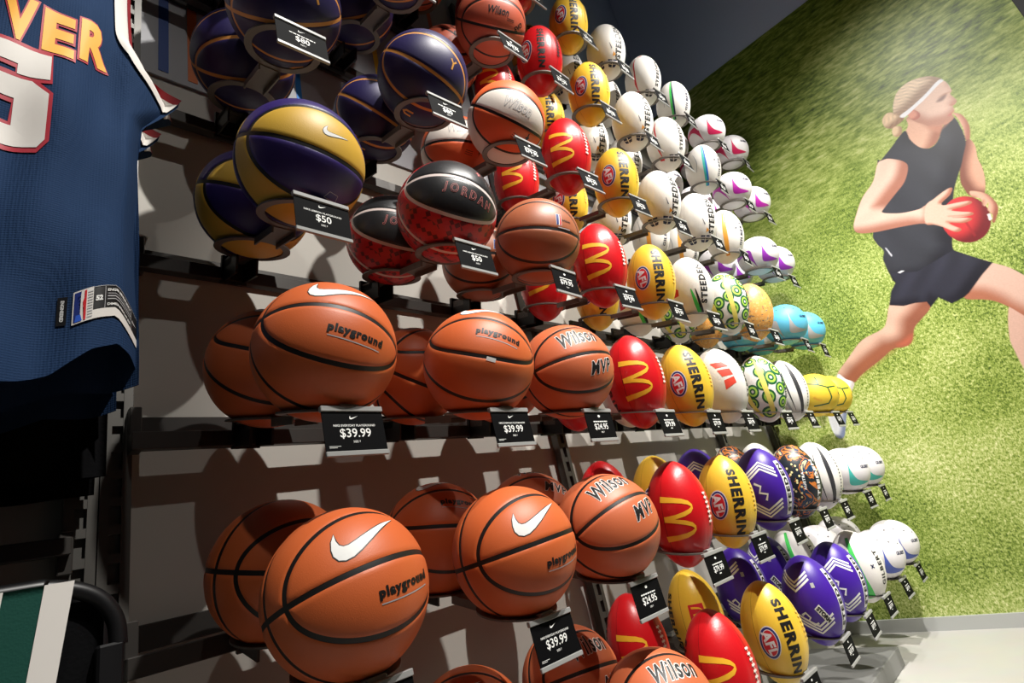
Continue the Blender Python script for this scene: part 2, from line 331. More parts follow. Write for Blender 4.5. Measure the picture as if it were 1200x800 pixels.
# ------------------------------------------------------------------ grass mural with a printed player
def grass_material(name, painted):
    m = bpy.data.materials.new(name); m.use_nodes = True; nt = m.node_tree; N = nt.nodes; L = nt.links
    b = N['Principled BSDF']; b.inputs['Roughness'].default_value = 0.42; b.inputs['Specular IOR Level'].default_value = 0.35
    tc = N.new('ShaderNodeTexCoord'); sep = N.new('ShaderNodeSeparateXYZ'); L.new(tc.outputs['Object'], sep.inputs[0])
    def mapping(sy, sz, rot):
        mp = N.new('ShaderNodeMapping'); mp.inputs['Scale'].default_value = (1, sy, sz); mp.inputs['Rotation'].default_value = (math.radians(rot), 0, 0)
        L.new(tc.outputs['Object'], mp.inputs[0]); return mp
    def noise(vec, sc, det, ro):
        n = N.new('ShaderNodeTexNoise'); n.inputs['Scale'].default_value = sc; n.inputs['Detail'].default_value = det; n.inputs['Roughness'].default_value = ro
        L.new(vec.outputs[0], n.inputs['Vector']); return n.outputs[0]
    fine = noise(mapping(1.0, 1.25, 20), 58, 6, 0.75)
    blades = noise(mapping(1.7, 0.8, -25), 105, 3, 0.6)
    streak_ = noise(mapping(0.32, 1.2, -8), 46, 6, 0.65)
    big = noise(mapping(0.7, 1.0, 0), 3.0, 3, 0.5)
    def math_(op, a, bb):
        n = N.new('ShaderNodeMath'); n.operation = op
        for k, v in enumerate((a, bb)):
            if isinstance(v, (int, float)): n.inputs[k].default_value = v
            else: L.new(v, n.inputs[k])
        return n.outputs[0]
    streak = math_('ADD', math_('MULTIPLY', streak_, 0.62), 0.19)
    near = math_('ADD', math_('MULTIPLY', fine, 0.6), math_('MULTIPLY', blades, 0.4))
    mr = N.new('ShaderNodeMapRange'); mr.inputs[1].default_value = 1.7; mr.inputs[2].default_value = 3.0; mr.interpolation_type = 'SMOOTHSTEP'
    L.new(sep.outputs[2], mr.inputs[0])
    mx = N.new('ShaderNodeMix'); L.new(mr.outputs[0], mx.inputs[0]); L.new(near, mx.inputs[2]); L.new(streak, mx.inputs[3])
    val = math_('ADD', mx.outputs[0], math_('MULTIPLY', math_('SUBTRACT', big, 0.5), 0.28))
    cr = N.new('ShaderNodeValToRGB'); e = cr.color_ramp.elements
    e[0].position = 0.37; e[0].color = lin((64, 86, 28)); e[1].position = 0.65; e[1].color = lin((232, 232, 178))
    e2 = cr.color_ramp.elements.new(0.455); e2.color = lin((124, 146, 58))
    e3 = cr.color_ramp.elements.new(0.54); e3.color = lin((178, 192, 108))
    L.new(val, cr.inputs[0])
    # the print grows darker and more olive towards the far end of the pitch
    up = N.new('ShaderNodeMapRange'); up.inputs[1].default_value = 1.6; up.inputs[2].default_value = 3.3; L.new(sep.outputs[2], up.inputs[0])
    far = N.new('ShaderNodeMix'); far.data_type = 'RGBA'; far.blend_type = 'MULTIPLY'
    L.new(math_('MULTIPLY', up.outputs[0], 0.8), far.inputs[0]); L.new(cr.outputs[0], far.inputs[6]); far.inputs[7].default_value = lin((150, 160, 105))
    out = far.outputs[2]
    if painted:
        at = N.new('ShaderNodeAttribute'); at.attribute_name = 'print'
        pm = N.new('ShaderNodeMix'); pm.data_type = 'RGBA'
        L.new(at.outputs['Alpha'], pm.inputs[0]); L.new(out, pm.inputs[6]); L.new(at.outputs['Color'], pm.inputs[7]); out = pm.outputs[2]
    L.new(out, b.inputs['Base Color'])
    return m
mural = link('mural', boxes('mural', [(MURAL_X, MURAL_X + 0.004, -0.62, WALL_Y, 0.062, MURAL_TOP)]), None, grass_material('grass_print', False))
tag(mural, 'tall wall print of sunlit green grass with a running player', 'mural')

def paint_player():
    st = 0.0036
    ys = np.arange(-0.6, 1.0, st); zs = np.arange(0.95, 2.85, st)
    allp = np.concatenate([np.array(v) for v in PLAYER.values()])
    ys = np.arange(max(allp[:, 0].min() - 0.02, -0.615), allp[:, 0].max() + 0.02, st)
    zs = np.arange(allp[:, 1].min() - 0.02, allp[:, 1].max() + 0.02, st)
    Y, Z = np.meshgrid(ys, zs, indexing='ij'); shp = Y.shape
    P = np.stack([Y.ravel(), Z.ravel()], 1)
    rgb = np.zeros((len(P), 3)); al = np.zeros(len(P))
    def sdf(pts, Q):                     # positive inside
        A = pts; B = np.roll(pts, -1, 0)
        d2 = np.full(len(Q), 1e9); ins = np.zeros(len(Q), bool)
        for a, b in zip(A, B):
            e = b - a; w = Q - a
            t = np.clip((w @ e) / (e @ e + 1e-12), 0, 1)
            q = w - t[:, None] * e
            d2 = np.minimum(d2, (q * q).sum(1))
            c = (a[1] <= Q[:, 1]) != (b[1] <= Q[:, 1])
            with np.errstate(divide='ignore', invalid='ignore'):
                xi = a[0] + (Q[:, 1] - a[1]) / (b[1] - a[1]) * e[0]
            ins ^= c & (Q[:, 0] < xi)
        return np.where(ins, 1, -1) * np.sqrt(d2)
    rs = np.random.RandomState(3)
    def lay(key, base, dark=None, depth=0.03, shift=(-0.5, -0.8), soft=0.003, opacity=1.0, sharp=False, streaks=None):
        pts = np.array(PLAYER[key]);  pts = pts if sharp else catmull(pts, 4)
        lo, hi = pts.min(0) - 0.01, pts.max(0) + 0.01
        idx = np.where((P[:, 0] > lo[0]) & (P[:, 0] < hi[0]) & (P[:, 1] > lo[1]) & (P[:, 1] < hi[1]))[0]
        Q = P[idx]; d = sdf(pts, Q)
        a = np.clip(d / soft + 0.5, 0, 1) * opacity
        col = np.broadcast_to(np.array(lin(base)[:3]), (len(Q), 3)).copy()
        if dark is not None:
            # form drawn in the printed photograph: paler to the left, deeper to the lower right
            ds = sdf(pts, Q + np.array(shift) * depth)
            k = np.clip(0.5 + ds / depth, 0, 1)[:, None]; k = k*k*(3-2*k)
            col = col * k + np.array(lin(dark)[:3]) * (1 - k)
        if streaks:                     # strands or cloth creases seen in the printed photograph
            an, fq, amp = streaks; ca_, sa_ = math.cos(an), math.sin(an)
            t_ = Q[:, 0]*ca_ + Q[:, 1]*sa_; w_ = -Q[:, 0]*sa_ + Q[:, 1]*ca_
            col *= (1 + amp*np.sin(t_*fq + 1.5*np.sin(w_*fq*.23)) * (.6 + .4*np.sin(w_*fq*.4 + t_*fq*.3)))[:, None]
        col *= (1 + 0.05 * rs.randn(len(Q), 1).clip(-2, 2) * (0.6))
        ao = al[idx]
        rgb[idx] = rgb[idx] * (1 - a[:, None]) * (ao > 0)[:, None] + col * np.where(ao > 0, a, 1)[:, None]
        al[idx] = np.maximum(ao, a)
    skin, deep = (206, 168, 150), (160, 104, 84)
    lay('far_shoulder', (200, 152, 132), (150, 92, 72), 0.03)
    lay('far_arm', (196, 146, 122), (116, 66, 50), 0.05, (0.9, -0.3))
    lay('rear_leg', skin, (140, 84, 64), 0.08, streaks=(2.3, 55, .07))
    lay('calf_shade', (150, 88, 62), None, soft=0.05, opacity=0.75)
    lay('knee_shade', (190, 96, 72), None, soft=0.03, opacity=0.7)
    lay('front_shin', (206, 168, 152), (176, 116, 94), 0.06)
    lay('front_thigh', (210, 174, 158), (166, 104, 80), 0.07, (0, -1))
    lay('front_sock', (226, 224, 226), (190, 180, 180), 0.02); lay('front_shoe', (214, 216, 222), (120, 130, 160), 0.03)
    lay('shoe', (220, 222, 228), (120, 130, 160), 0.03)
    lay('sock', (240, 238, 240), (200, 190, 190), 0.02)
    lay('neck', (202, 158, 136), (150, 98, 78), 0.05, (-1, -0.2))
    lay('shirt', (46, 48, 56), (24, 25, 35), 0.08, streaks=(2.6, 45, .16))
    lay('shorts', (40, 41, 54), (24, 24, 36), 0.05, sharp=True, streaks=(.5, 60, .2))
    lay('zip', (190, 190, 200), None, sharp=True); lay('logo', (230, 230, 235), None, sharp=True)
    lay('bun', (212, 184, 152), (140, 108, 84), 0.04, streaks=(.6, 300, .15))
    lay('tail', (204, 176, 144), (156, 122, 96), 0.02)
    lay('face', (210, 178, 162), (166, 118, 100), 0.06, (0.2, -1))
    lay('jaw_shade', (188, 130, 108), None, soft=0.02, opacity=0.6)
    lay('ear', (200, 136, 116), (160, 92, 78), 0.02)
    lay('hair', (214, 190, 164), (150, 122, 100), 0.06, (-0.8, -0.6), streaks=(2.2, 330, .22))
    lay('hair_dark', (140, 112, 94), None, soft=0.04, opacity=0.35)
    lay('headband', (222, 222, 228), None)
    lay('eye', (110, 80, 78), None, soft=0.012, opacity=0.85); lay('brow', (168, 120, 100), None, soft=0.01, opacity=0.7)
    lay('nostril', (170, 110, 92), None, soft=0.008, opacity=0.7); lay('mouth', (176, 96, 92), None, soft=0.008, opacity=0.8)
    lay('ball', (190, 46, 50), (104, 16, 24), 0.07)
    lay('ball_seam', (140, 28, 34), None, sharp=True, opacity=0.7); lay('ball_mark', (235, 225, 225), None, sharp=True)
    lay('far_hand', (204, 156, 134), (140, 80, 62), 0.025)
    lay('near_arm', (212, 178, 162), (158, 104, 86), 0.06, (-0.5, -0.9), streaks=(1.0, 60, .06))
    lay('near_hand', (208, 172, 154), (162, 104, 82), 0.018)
    rgb[:] = np.clip(rgb, 0, 1)
    keep = (al > 0).reshape(shp)
    q = keep[:-1, :-1] | keep[1:, :-1] | keep[:-1, 1:] | keep[1:, 1:]
    ids = np.arange(len(P)).reshape(shp)
    F = np.stack([ids[:-1, :-1][q], ids[:-1, 1:][q], ids[1:, 1:][q], ids[1:, :-1][q]], 1)
    used = np.unique(F); remap = np.zeros(len(P), int); remap[used] = np.arange(len(used))
    V = np.stack([np.full(len(used), MURAL_X - 0.0006), P[used, 0], P[used, 1]], 1)
    me = mesh('printed_player', V, remap[F])
    ca = me.color_attributes.new('print', 'FLOAT_COLOR', 'POINT')
    ca.data.foreach_set('color', np.concatenate([rgb[used], al[used, None]], 1).astype(np.float32).ravel())
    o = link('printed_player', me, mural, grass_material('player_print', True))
    o['label'] = 'printed runner in black sleeveless top and shorts holding a red football'
paint_player()

# ------------------------------------------------------------------ rack: posts, crossbars, plinth
m_rail = mat('dark_steel', (62, 59, 56), 0.4, 0.35)
m_post = mat('post_steel', (88, 86, 82), 0.42, 0.4)
m_black = mat('black_plastic', (16, 16, 18), 0.4)
rack = empty('display_rack', (0.2, 1.232, 0))
tag(rack, 'dark steel wall rack of slotted posts and crossbars', 'rack')
def post_mesh():
    L = [(-0.022, 0.022, 0.012, 0.028, .078, 3.3), (-0.024, -0.009, 0, 0.012, .078, 3.3), (0.009, 0.024, 0, 0.012, .078, 3.3)]
    z = 0.078
    while z < 3.3:
        L.append((-0.009, 0.009, 0.001, 0.012, z, z + 0.016)); z += 0.05
    return boxes('upright_post', L)
pm = post_mesh()
for x in (0.165, 0.215, 1.51, 2.81, 3.52):
    o = link('upright_post', pm, rack, m_post); o.location = (x - 0.2, 0.0, 0)
for i, z in enumerate(ROW_Z):
    b = boxes('crossbar', [(0.03, 3.34, -0.04, -0.018, z + 0.056, z + 0.09), (0.03, 3.34, 0.019, 0.026, z + 0.092, z + 0.136)]
              + [(x, x + 0.02, -0.02, 0.0, z + 0.055, z + 0.145) for x in (0.03, 1.3, 2.6, 3.3)], bev=0.0015)
    link('crossbar', b, rack, m_rail)
link('crossbar', boxes('crossbar', [(-1.3, -0.05, -0.04, -0.018, EYE + 0.13, EYE + 0.158), (-0.065, -0.045, -0.02, 0, EYE + 0.1, EYE + 0.17)], bev=0.0015), rack, m_rail)
pl = link('plinth', boxes('plinth', [(-0.2, 3.03, 0.89, WALL_Y - 0.001, 0, 0.075)], bev=0.003), None, mat('plinth_grey', (120, 120, 118), 0.5))
tag(pl, 'low grey plinth along the foot of the ball wall', 'plinth')

# ------------------------------------------------------------------ ball arms and price tags
ORD = ('', 'first', 'second', 'third', 'fourth', 'fifth', 'sixth', 'seventh', 'eighth', 'ninth', 'tenth')
ROWN = ('lowest row', 'second row up', 'third row up', 'fourth row up', 'fifth row up', 'sixth row up', 'top row')
def ring_mesh():
    bm = bmesh.new(); n = 40; r0, r1, h = 0.062, 0.077, 0.0018
    rows = [[bm.verts.new((r*math.cos(2*math.pi*k/n), r*math.sin(2*math.pi*k/n), z)) for k in range(n)] for r, z in ((r0, -h), (r1, -h), (r1, h), (r0, h))]
    for a in range(4):
        A, B = rows[a], rows[(a+1) % 4]
        for k in range(n): bm.faces.new((A[k], A[(k+1) % n], B[(k+1) % n], B[k]))
    bmesh.ops.recalc_face_normals(bm, faces=bm.faces[:])
    me = bpy.data.meshes.new('ring'); bm.to_mesh(me); bm.free(); return me
m_arm = mat('arm_grey', (104, 98, 92), 0.45, 0.2)
ringM = ring_mesh(); ringM.materials.append(m_arm)
armM = boxes('arm_bar', [(-0.024, 0.024, 0.074, 0.166, -0.004, 0.0), (-0.024, -0.0205, 0.074, 0.166, -0.016, -0.004), (0.0205, 0.024, 0.074, 0.166, -0.016, -0.004)]); armM.materials.append(m_arm)
armR = boxes('arm_bar', [(-0.024, 0.024, 0.314, 0.362, -0.004, 0.0), (-0.024, -0.0205, 0.3, 0.362, -0.02, -0.004), (0.0205, 0.024, 0.3, 0.362, -0.02, -0.004)]); armR.materials.append(m_arm)
brM = boxes('bracket', [(-0.028, 0.028, 0.352, 0.362, -0.055, 0.012), (-0.024, -0.019, 0.27, 0.352, -0.05, -0.004), (0.019, 0.024, 0.27, 0.352, -0.05, -0.004)]); brM.materials.append(m_black)
for i in PEG_X:
    for j in PEG_X[i]:
        c = ring_centre(i, j)
        a = empty('ball_arm', c); a.rotation_euler = (TILT, 0, 0)
        tag(a, 'grey steel arm with two ball rings, %s from the jerseys, %s' % (ORD[j], ROWN[i]), 'display arm', 'ball arms on the rack')
        link('ring', ringM, a); r2 = link('ring', ringM, a); r2.location = (0, ARM_STEP, 0)
        link('arm_bar', armM, a); link('arm_bar', armR, a); link('bracket', brM, a)

m_card = mat('card_black', (8, 8, 10), 0.7, spec=0.08)
m_white = mat('print_white', (235, 235, 232), 0.6)
m_clip = mat('clip_grey', (150, 150, 148), 0.3, spec=0.6)
CW, CH = 0.105, 0.064
cardM = boxes('card', [(-CW/2, CW/2, 0, 0.0015, -0.008 - CH, -0.008)]); cardM.materials.append(m_card)
clipM = boxes('clip_rail', [(-CW/2 - 0.001, CW/2 + 0.001, -0.003, 0.006, -0.009, 0.0)], bev=0.001); clipM.materials.append(m_clip)
lipM = boxes('lower_lip', [(-CW/2 - 0.001, CW/2 + 0.001, -0.0025, 0.003, -0.008 - CH - 0.008, -0.008 - CH)], bev=0.001); lipM.materials.append(m_clip)
hookM = boxes('hook', [(-0.016, 0.016, 0.004, 0.02, -0.004, 0.006)], bev=0.001); hookM.materials.append(m_clip)
_let = {}
def lettering(price, line, icon, size7):
    key = (price, line, icon, size7)
    if key in _let: return _let[key]
    S = []
    if icon == 'swoosh': S.append(tf(SWOOSH, 0, (0.015, 0.015), (0, 0.0215)))
    else: S.append(tf(ellipse(0.0045, 0.003, 16), 0, (1, 1), (0, 0.0215)))
    if line: S.append(tf(text2d(line, width=0.072, height=0.0036, bold=0.015), move=(0, 0.0085)))
    else:
        x = -0.026
        rnd = random.Random(5)
        while x < 0.026:                     # print too small to read on the far tags
            w = rnd.uniform(0.003, 0.008); S.append(poly([(x, 0.007), (x+w, 0.007), (x+w, 0.0098), (x, 0.0098)])); x += w + 0.0014
    S.append(tf(text2d(price, height=0.0165, bold=0.012), move=(0, -0.0045)))
    if size7: S.append(tf(text2d('SIZE 7', height=0.0034, bold=0.01), move=(0, -0.0175)))
    else: S.append(poly([(-0.005, -0.017), (0.005, -0.017), (0.005, -0.0145), (-0.005, -0.0145)]))
    if price == '$39.99':
        for k in (0, 1): S.append(poly([(-.047, -.0245 - k*.0022), (-.028 - k*.006, -.0245 - k*.0022), (-.028 - k*.006, -.0238 - k*.0022), (-.047, -.0238 - k*.0022)]))
    V, F = join(*S)
    me = mesh('lettering', [(v[0], -0.0006, v[1] - 0.008 - CH/2) for v in V], F); me.materials.append(m_white)
    _let[key] = me; return me
PRICES = {(2,1): '$39.99', (2,2): '$39.99', (2,3): '$24.95', (1,1): '$39.99', (1,2): '$39.99', (1,3): '$24.95', (3,1): '$50', (3,2): '$50', (3,3): '$79.95',
          (4,1): '$80', (4,2): '$80', (5,1): '$80', (6,1): '$80', (6,2): '$80', (6,3): '$79.95', (0,1): '$39.99', (4,3): '$79.95', (5,2): '$80', (5,3): '$79.95', (0,2): '$39.99', (0,3): '$24.95'}
LINES = {'$39.99': 'NIKE EVERYDAY PLAYGROUND', '$50': 'NIKE LEBRON PLAYGROUND'}
for i in PEG_X:
    for j in PEG_X[i]:
        price = PRICES.get((i, j), '$79.99' if j in (4, 5) else '$69.99')
        nike = price in ('$39.99', '$50', '$80')
        c = ring_centre(i, j)
        t = empty('price_tag', (c.x + random.uniform(-.003, .003), RING_Y - 0.0835, ROW_Z[i] + 0.001))
        t.rotation_euler = (math.radians(random.uniform(-6, 0)), 0, math.radians(random.uniform(-2.5, 2.5)))
        tag(t, 'black price card reading %s, %s arm from the jerseys, %s' % (price, ORD[j], ROWN[i]), 'price tag', 'price cards on the arm ends')
        cd = link('card', cardM, t)
        link('lettering', lettering(price, LINES.get(price), 'swoosh' if nike else 'dot', j < 4), cd)
        link('clip_rail', clipM, t); link('lower_lip', lipM, t); link('hook', hookM, t)

# ------------------------------------------------------------------ basketballs: core, eight panels, print
RB = 0.1195
def basketball_panels():
    bm = bmesh.new(); bmesh.ops.create_icosphere(bm, subdivisions=6, radius=1.0)
    V = np.array([v.co[:] for v in bm.verts]); V /= np.linalg.norm(V, axis=1)[:, None]
    T = np.array([[v.index for v in f.verts] for f in bm.faces]); bm.free()
    A, B = math.radians(68), math.radians(45)
    def fields(V):
        x, y, z = V[:, 0], V[:, 1], V[:, 2]
        de = np.arcsin(np.clip(z, -1, 1)); dm = np.arcsin(np.clip(x, -1, 1))
        th = np.arccos(np.clip(np.abs(x), -1, 1)); ph = np.arctan2(z, y)
        def lp(p): return A*B / np.sqrt((B*np.cos(p))**2 + (A*np.sin(p))**2)
        g = (lp(ph + 1e-3) - lp(ph - 1e-3)) / 2e-3 / np.maximum(np.sin(th), .2)
        dl = (lp(ph) - th) / np.sqrt(1 + g*g)
        return np.stack([de, dm, dl], 1) * RB
    Fd = fields(V); w = 0.0040
    res = []
    for sx in (1, -1):
        for inside in (1, -1):
            for sz in (1, -1):
                D = [Fd[:, 0]*sz - w, Fd[:, 2]*inside - w]
                D.append(Fd[:, 1]*sx - (w if inside < 0 else -1e-9) if inside < 0 else np.where(Fd[:, 1]*sx > 0, 1.0, -1.0))
                D = np.stack(D, 1)
                tri = D[T]                                     # n,3verts,3fields
                full = (tri > 0).all((1, 2)); none = (tri <= 0).all(1).any(1)
                verts = {}; PV = []; PF = []
                def vid(p, dd):
                    k = tuple(np.round(p, 6))
                    if k not in verts: verts[k] = len(PV); PV.append((p, dd))
                    return verts[k]
                for t in np.where(full)[0]:
                    PF.append([vid(V[i], D[i].min()) for i in T[t]])
                for t in np.where(~full & ~none)[0]:
                    poly_ = [(V[i], D[i]) for i in T[t]]
                    for q in range(3):
                        o = []
                        for (p0, d0), (p1, d1) in zip(poly_, poly_[1:] + poly_[:1]):
                            if d0[q] > 0: o.append((p0, d0))
                            if (d0[q] > 0) != (d1[q] > 0):
                                s = d0[q] / (d0[q] - d1[q]); o.append((p0 + (p1-p0)*s, d0 + (d1-d0)*s))
                        poly_ = o
                        if len(poly_) < 3: break
                    if len(poly_) >= 3:
                        ids = [vid(p, d.min()) for p, d in poly_]
                        ids = [a for k, a in enumerate(ids) if a != ids[k-1]]
                        if len(ids) >= 3: PF.append(ids)
                Q = [p / np.linalg.norm(p) * (RB - 0.0011 * max(0.0, 1 - max(dd, 0) / 0.0035) ** 2) for p, dd in PV]
                me = mesh('panel', Q, PF)
                me.polygons.foreach_set('use_smooth', [True]*len(me.polygons))
                res.append(me)
    return res       # order: (+x in +z),( +x in -z),(+x out +z),(+x out -z), then -x
PANELS = basketball_panels()
bm = bmesh.new(); bmesh.ops.create_uvsphere(bm, u_segments=64, v_segments=32, radius=RB - 0.0012)
COREM = bpy.data.meshes.new('basketball'); bm.to_mesh(COREM); bm.free()
COREM.polygons.foreach_set('use_smooth', [True]*len(COREM.polygons))
PEB = ('v', 620, 0.07)
m_or = mat('orange_rubber', (206, 100, 50), 0.48, bump=PEB); m_seam = mat('black_seam', (18, 15, 14), 0.5)
m_orw = mat('tan_orange_rubber', (202, 106, 66), 0.46, bump=PEB); m_br = mat('brown_leather', (164, 96, 64), 0.45, bump=PEB)
m_redor = mat('brick_composite', (190, 90, 64), 0.45, bump=PEB)
m_pur = mat('purple_rubber', (50, 34, 104), 0.42, bump=PEB); m_yel = mat('gold_rubber', (216, 172, 62), 0.48, bump=PEB)
m_mid = mat('midnight_purple', (32, 24, 74), 0.45, bump=PEB); m_goldseam = mat('gold_seam', (206, 140, 66), 0.5)
m_blk = mat('black_rubber', (34, 34, 36), 0.38, bump=PEB); m_red = mat('red_weave_rubber', (196, 28, 34), 0.42, bump=PEB)
m_silver = mat('pale_seam', (220, 205, 200), 0.5); m_wht = mat('white_composite', (222, 214, 204), 0.45, bump=PEB)
m_vor = mat('vivid_orange', (222, 98, 50), 0.5, bump=PEB)
m_ink = mat('black_ink', (16, 15, 16), 0.5); m_gold = mat('gold_ink', (212, 150, 60), 0.5); m_pink = mat('pale_red_ink', (214, 120, 116), 0.5)
m_ired = mat('red_ink', (206, 34, 44), 0.45); m_iblue = mat('blue_ink', (34, 50, 120), 0.45); m_grey = mat('grey_ink', (176, 176, 178), 0.45)
m_card2 = mat('dark_red_ink', (110, 16, 22), 0.45)

def D(name, shape, m, lon, lat, rot=0, off=0.0005, R=RB):
    me = wrap(name, shape, sphere_map(R, lon, lat, rot, off)); me.materials.append(m); return (name, me)
def sc(shape, k): return tf(shape, 0, (k, k))
def lettered(s, m_in, m_out, lon, lat, width, rot=0, bold=0.03, out=0.07, shear=0.0, height=None, R=RB, space=1.0):
    big = text2d(s, bold=bold, shear=shear, space=space)
    k = width / np.ptp(big[0][:, 0])
    ky = height / np.ptp(big[0][:, 1]) if height else k
    o = []
    if m_out is not None:
        w = text2d(s, bold=out, shear=shear, space=space)
        o.append(D('lettering_outline', (w[0]*np.array([k, ky]), w[1]), m_out, lon, lat, rot, 0.0004, R))
    o.append(D('lettering', (big[0]*np.array([k, ky]), big[1]), m_in, lon, lat, rot, 0.0007, R))
    return o
frame_box = join(stroke([(-.014,-.007),(.014,-.007)], .0008), stroke([(.014,-.007),(.01,.007)], .0008), stroke([(.01,.007),(-.01,.007)], .0008), stroke([(-.01,.007),(-.014,-.007)], .0008))
sw_out = grow(sc(SWOOSH, .112), .0016)
KB = {}
KB['swoosh_orange'] = dict(seam=m_seam, panels=[m_or]*8, name='orange basketball with white swoosh', group='orange swoosh basketballs',
    decals=[D('swoosh_outline', sw_out, m_ink, -2, 21, 2, .0004), D('swoosh', sc(SWOOSH, .112), m_white, -2, 21, 2, .0007)]
    + lettered('playground', m_ink, None, 14, -19, .096, 4, bold=.06, height=.0175, space=1.2)
    + [D('underline', poly([(-.045, -.0008), (.045, -.0008), (.045, .0008), (-.045, .0008)]), m_grey, 14, -25.5, 4)])
KB['script_orange'] = dict(seam=m_seam, panels=[m_orw]*8, name='orange basketball with script lettering', group='script lettered basketballs',
    decals=lettered('Wilson', m_ink, m_white, 0, 25, .104, 4, bold=.022, out=.06, shear=.3, height=.044, space=1.12)
    + lettered('MVP', m_ink, m_white, 18, -17, .076, 8, bold=.03, out=.065, shear=.4, height=.032, space=1.2))
KB['two_tone'] = dict(seam=m_seam, panels=[m_yel, m_pur, m_pur, m_yel, m_pur, m_yel, m_yel, m_pur], name='purple and yellow panelled basketball', group='purple and yellow basketballs',
    decals=[D('swoosh_outline', grow(sc(SWOOSH, .05), .001), m_ink, 8, 20, -6, .0004), D('swoosh', sc(SWOOSH, .05), m_white, 8, 20, -6, .0007), D('badge', frame_box, m_grey, 24, -32, 0)])
KB['red_black'] = dict(seam=m_silver, panels=[m_blk, m_blk, m_red, m_red]*2, name='red and black pale-seamed basketball', group='red and black basketballs',
    decals=lettered('JORDAN', m_ink, m_pink, 14, -17, .122, 0, bold=.0, out=.04, height=.027, space=1.6)
    + [D('logo', sc(poly([(-.3,-1),(-.1,-.3),(-.8,-.2),(-.2,.1),(-.25,.6),(-.1,.7),(.1,.5),(.1,.1),(.7,.6),(.3,0),(.9,-.7),(.2,-.3),(.0,-.9)]), .011), m_pink, 22, 22)])
KB['brown'] = dict(seam=m_seam, panels=[m_br]*8, name='brown leather basketball with league badge', group='brown leather basketballs',
    decals=[D('badge', poly([(-.008,-.017),(.008,-.017),(.008,.017),(-.008,.017)]), m_white, 26, 14, 0, .0004), D('badge_left', poly([(-.007,-.016),(-.001,-.016),(.001,.016),(-.007,.016)]), m_iblue, 26, 14, 0, .0007),
            D('badge_right', poly([(.002,-.016),(.007,-.016),(.007,.016),(.003,.016)]), m_ired, 26, 14, 0, .0007)] + lettered('WILSON', m_ink, None, 38, 14, .03, 0, bold=.03)
    + [D('rule', poly([(-.02,-.001),(.02,-.001),(.02,.001),(-.02,.001)]), m_grey, 34, 3, 0)])
KB['midnight'] = dict(seam=m_goldseam, panels=[m_mid]*8, name='midnight purple basketball with gold seams', group='gold-seamed purple basketballs',
    decals=[D('crest', join(stroke([(-.6,.9),(0,.2),(.6,.9)], .35), stroke([(0,.2),(0,-1)], .35)) and sc(join(stroke([(-.6,.9),(0,.2),(.6,.9)], .35), stroke([(0,.2),(0,-1)], .35)), .014), m_gold, 28, 24),
            D('eye_mark', sc(join(stroke([(1,.7),(-.4,.6),(-.9,0),(-.4,-.5),(.8,-.5)], .5)), .013), m_gold, 6, -62)])
KB['white_orange'] = dict(seam=m_seam, panels=[m_wht, m_vor, m_vor, m_wht, m_vor, m_wht, m_wht, m_vor], name='white and orange panelled basketball', group='white and orange basketballs',
    decals=lettered('Wilson', m_wht, m_grey, 2, 23, .085, 0, bold=.0, out=.05, shear=.25, height=.032)
    + [D('badge', join(*[poly([(-.014 + k*.001, -.006 + k*.006), (.012, -.006 + k*.006), (.012, -.0045 + k*.006), (-.014 + k*.001, -.0045 + k*.006)]) for k in range(3)]), m_ink, 14, -17, -8),
       D('player_logo', sc(poly([(0,-1),(.2,-.2),(.5,.3),(.2,.4),(.15,1),(-.1,.9),(-.1,.3),(-.5,.1),(-.1,-.1)]), .016), m_ink, 32, -12)])
KB['brick'] = dict(seam=m_seam, panels=[m_redor]*8, name='brick-red basketball with dark print', group='brick-red basketballs',
    decals=lettered('Wilson', m_ink, None, -4, 26, .07, 0, bold=.02, shear=.25, height=.024)
    + [D('badge', join(*[poly([(-.014, -.006 + k*.006), (.014, -.006 + k*.006), (.014, -.004 + k*.006), (-.014, -.004 + k*.006)]) for k in range(2)]), m_ink, 18, 16, -8)]
    + lettered('EVO', m_ink, None, 36, 8, .04, 30, bold=.03))
STICKER = D('barcode_sticker', poly([(-.0095,-.004),(.0095,-.004),(.0095,.004),(-.0095,.004)]), m_white, 12, -46, 4)[1]
# diamond weave printed on the red rubber
def weave(m):
    nt = m.node_tree; b = nt.nodes['Principled BSDF']; tc = nt.nodes.new('ShaderNodeTexCoord'); mp = nt.nodes.new('ShaderNodeMapping')
    mp.inputs['Rotation'].default_value = (.4, .3, .785); ck = nt.nodes.new('ShaderNodeTexChecker'); ck.inputs['Scale'].default_value = 95
    ck2 = nt.nodes.new('ShaderNodeTexChecker'); ck2.inputs['Scale'].default_value = 47.5
    nt.links.new(tc.outputs['Object'], mp.inputs[0]); nt.links.new(mp.outputs[0], ck.inputs[0]); nt.links.new(mp.outputs[0], ck2.inputs[0])
    mx = nt.nodes.new('ShaderNodeMath'); mx.operation = 'MULTIPLY'; nt.links.new(ck.outputs['Fac'], mx.inputs[0]); nt.links.new(ck2.outputs['Fac'], mx.inputs[1])
    c = nt.nodes.new('ShaderNodeMix'); c.data_type = 'RGBA'; c.inputs[6].default_value = lin((190, 26, 32)); c.inputs[7].default_value = lin((104, 10, 16))
    nt.links.new(mx.outputs[0], c.inputs[0]); nt.links.new(c.outputs[2], b.inputs['Base Color'])
weave(m_red)
for k in KB.values():
    k['meshes'] = []
    for me, m in zip(PANELS, k['panels']):
        q = me.copy(); q.materials.append(m); k['meshes'].append(q)
    k['core'] = COREM.copy(); k['core'].materials.append(k['seam'])

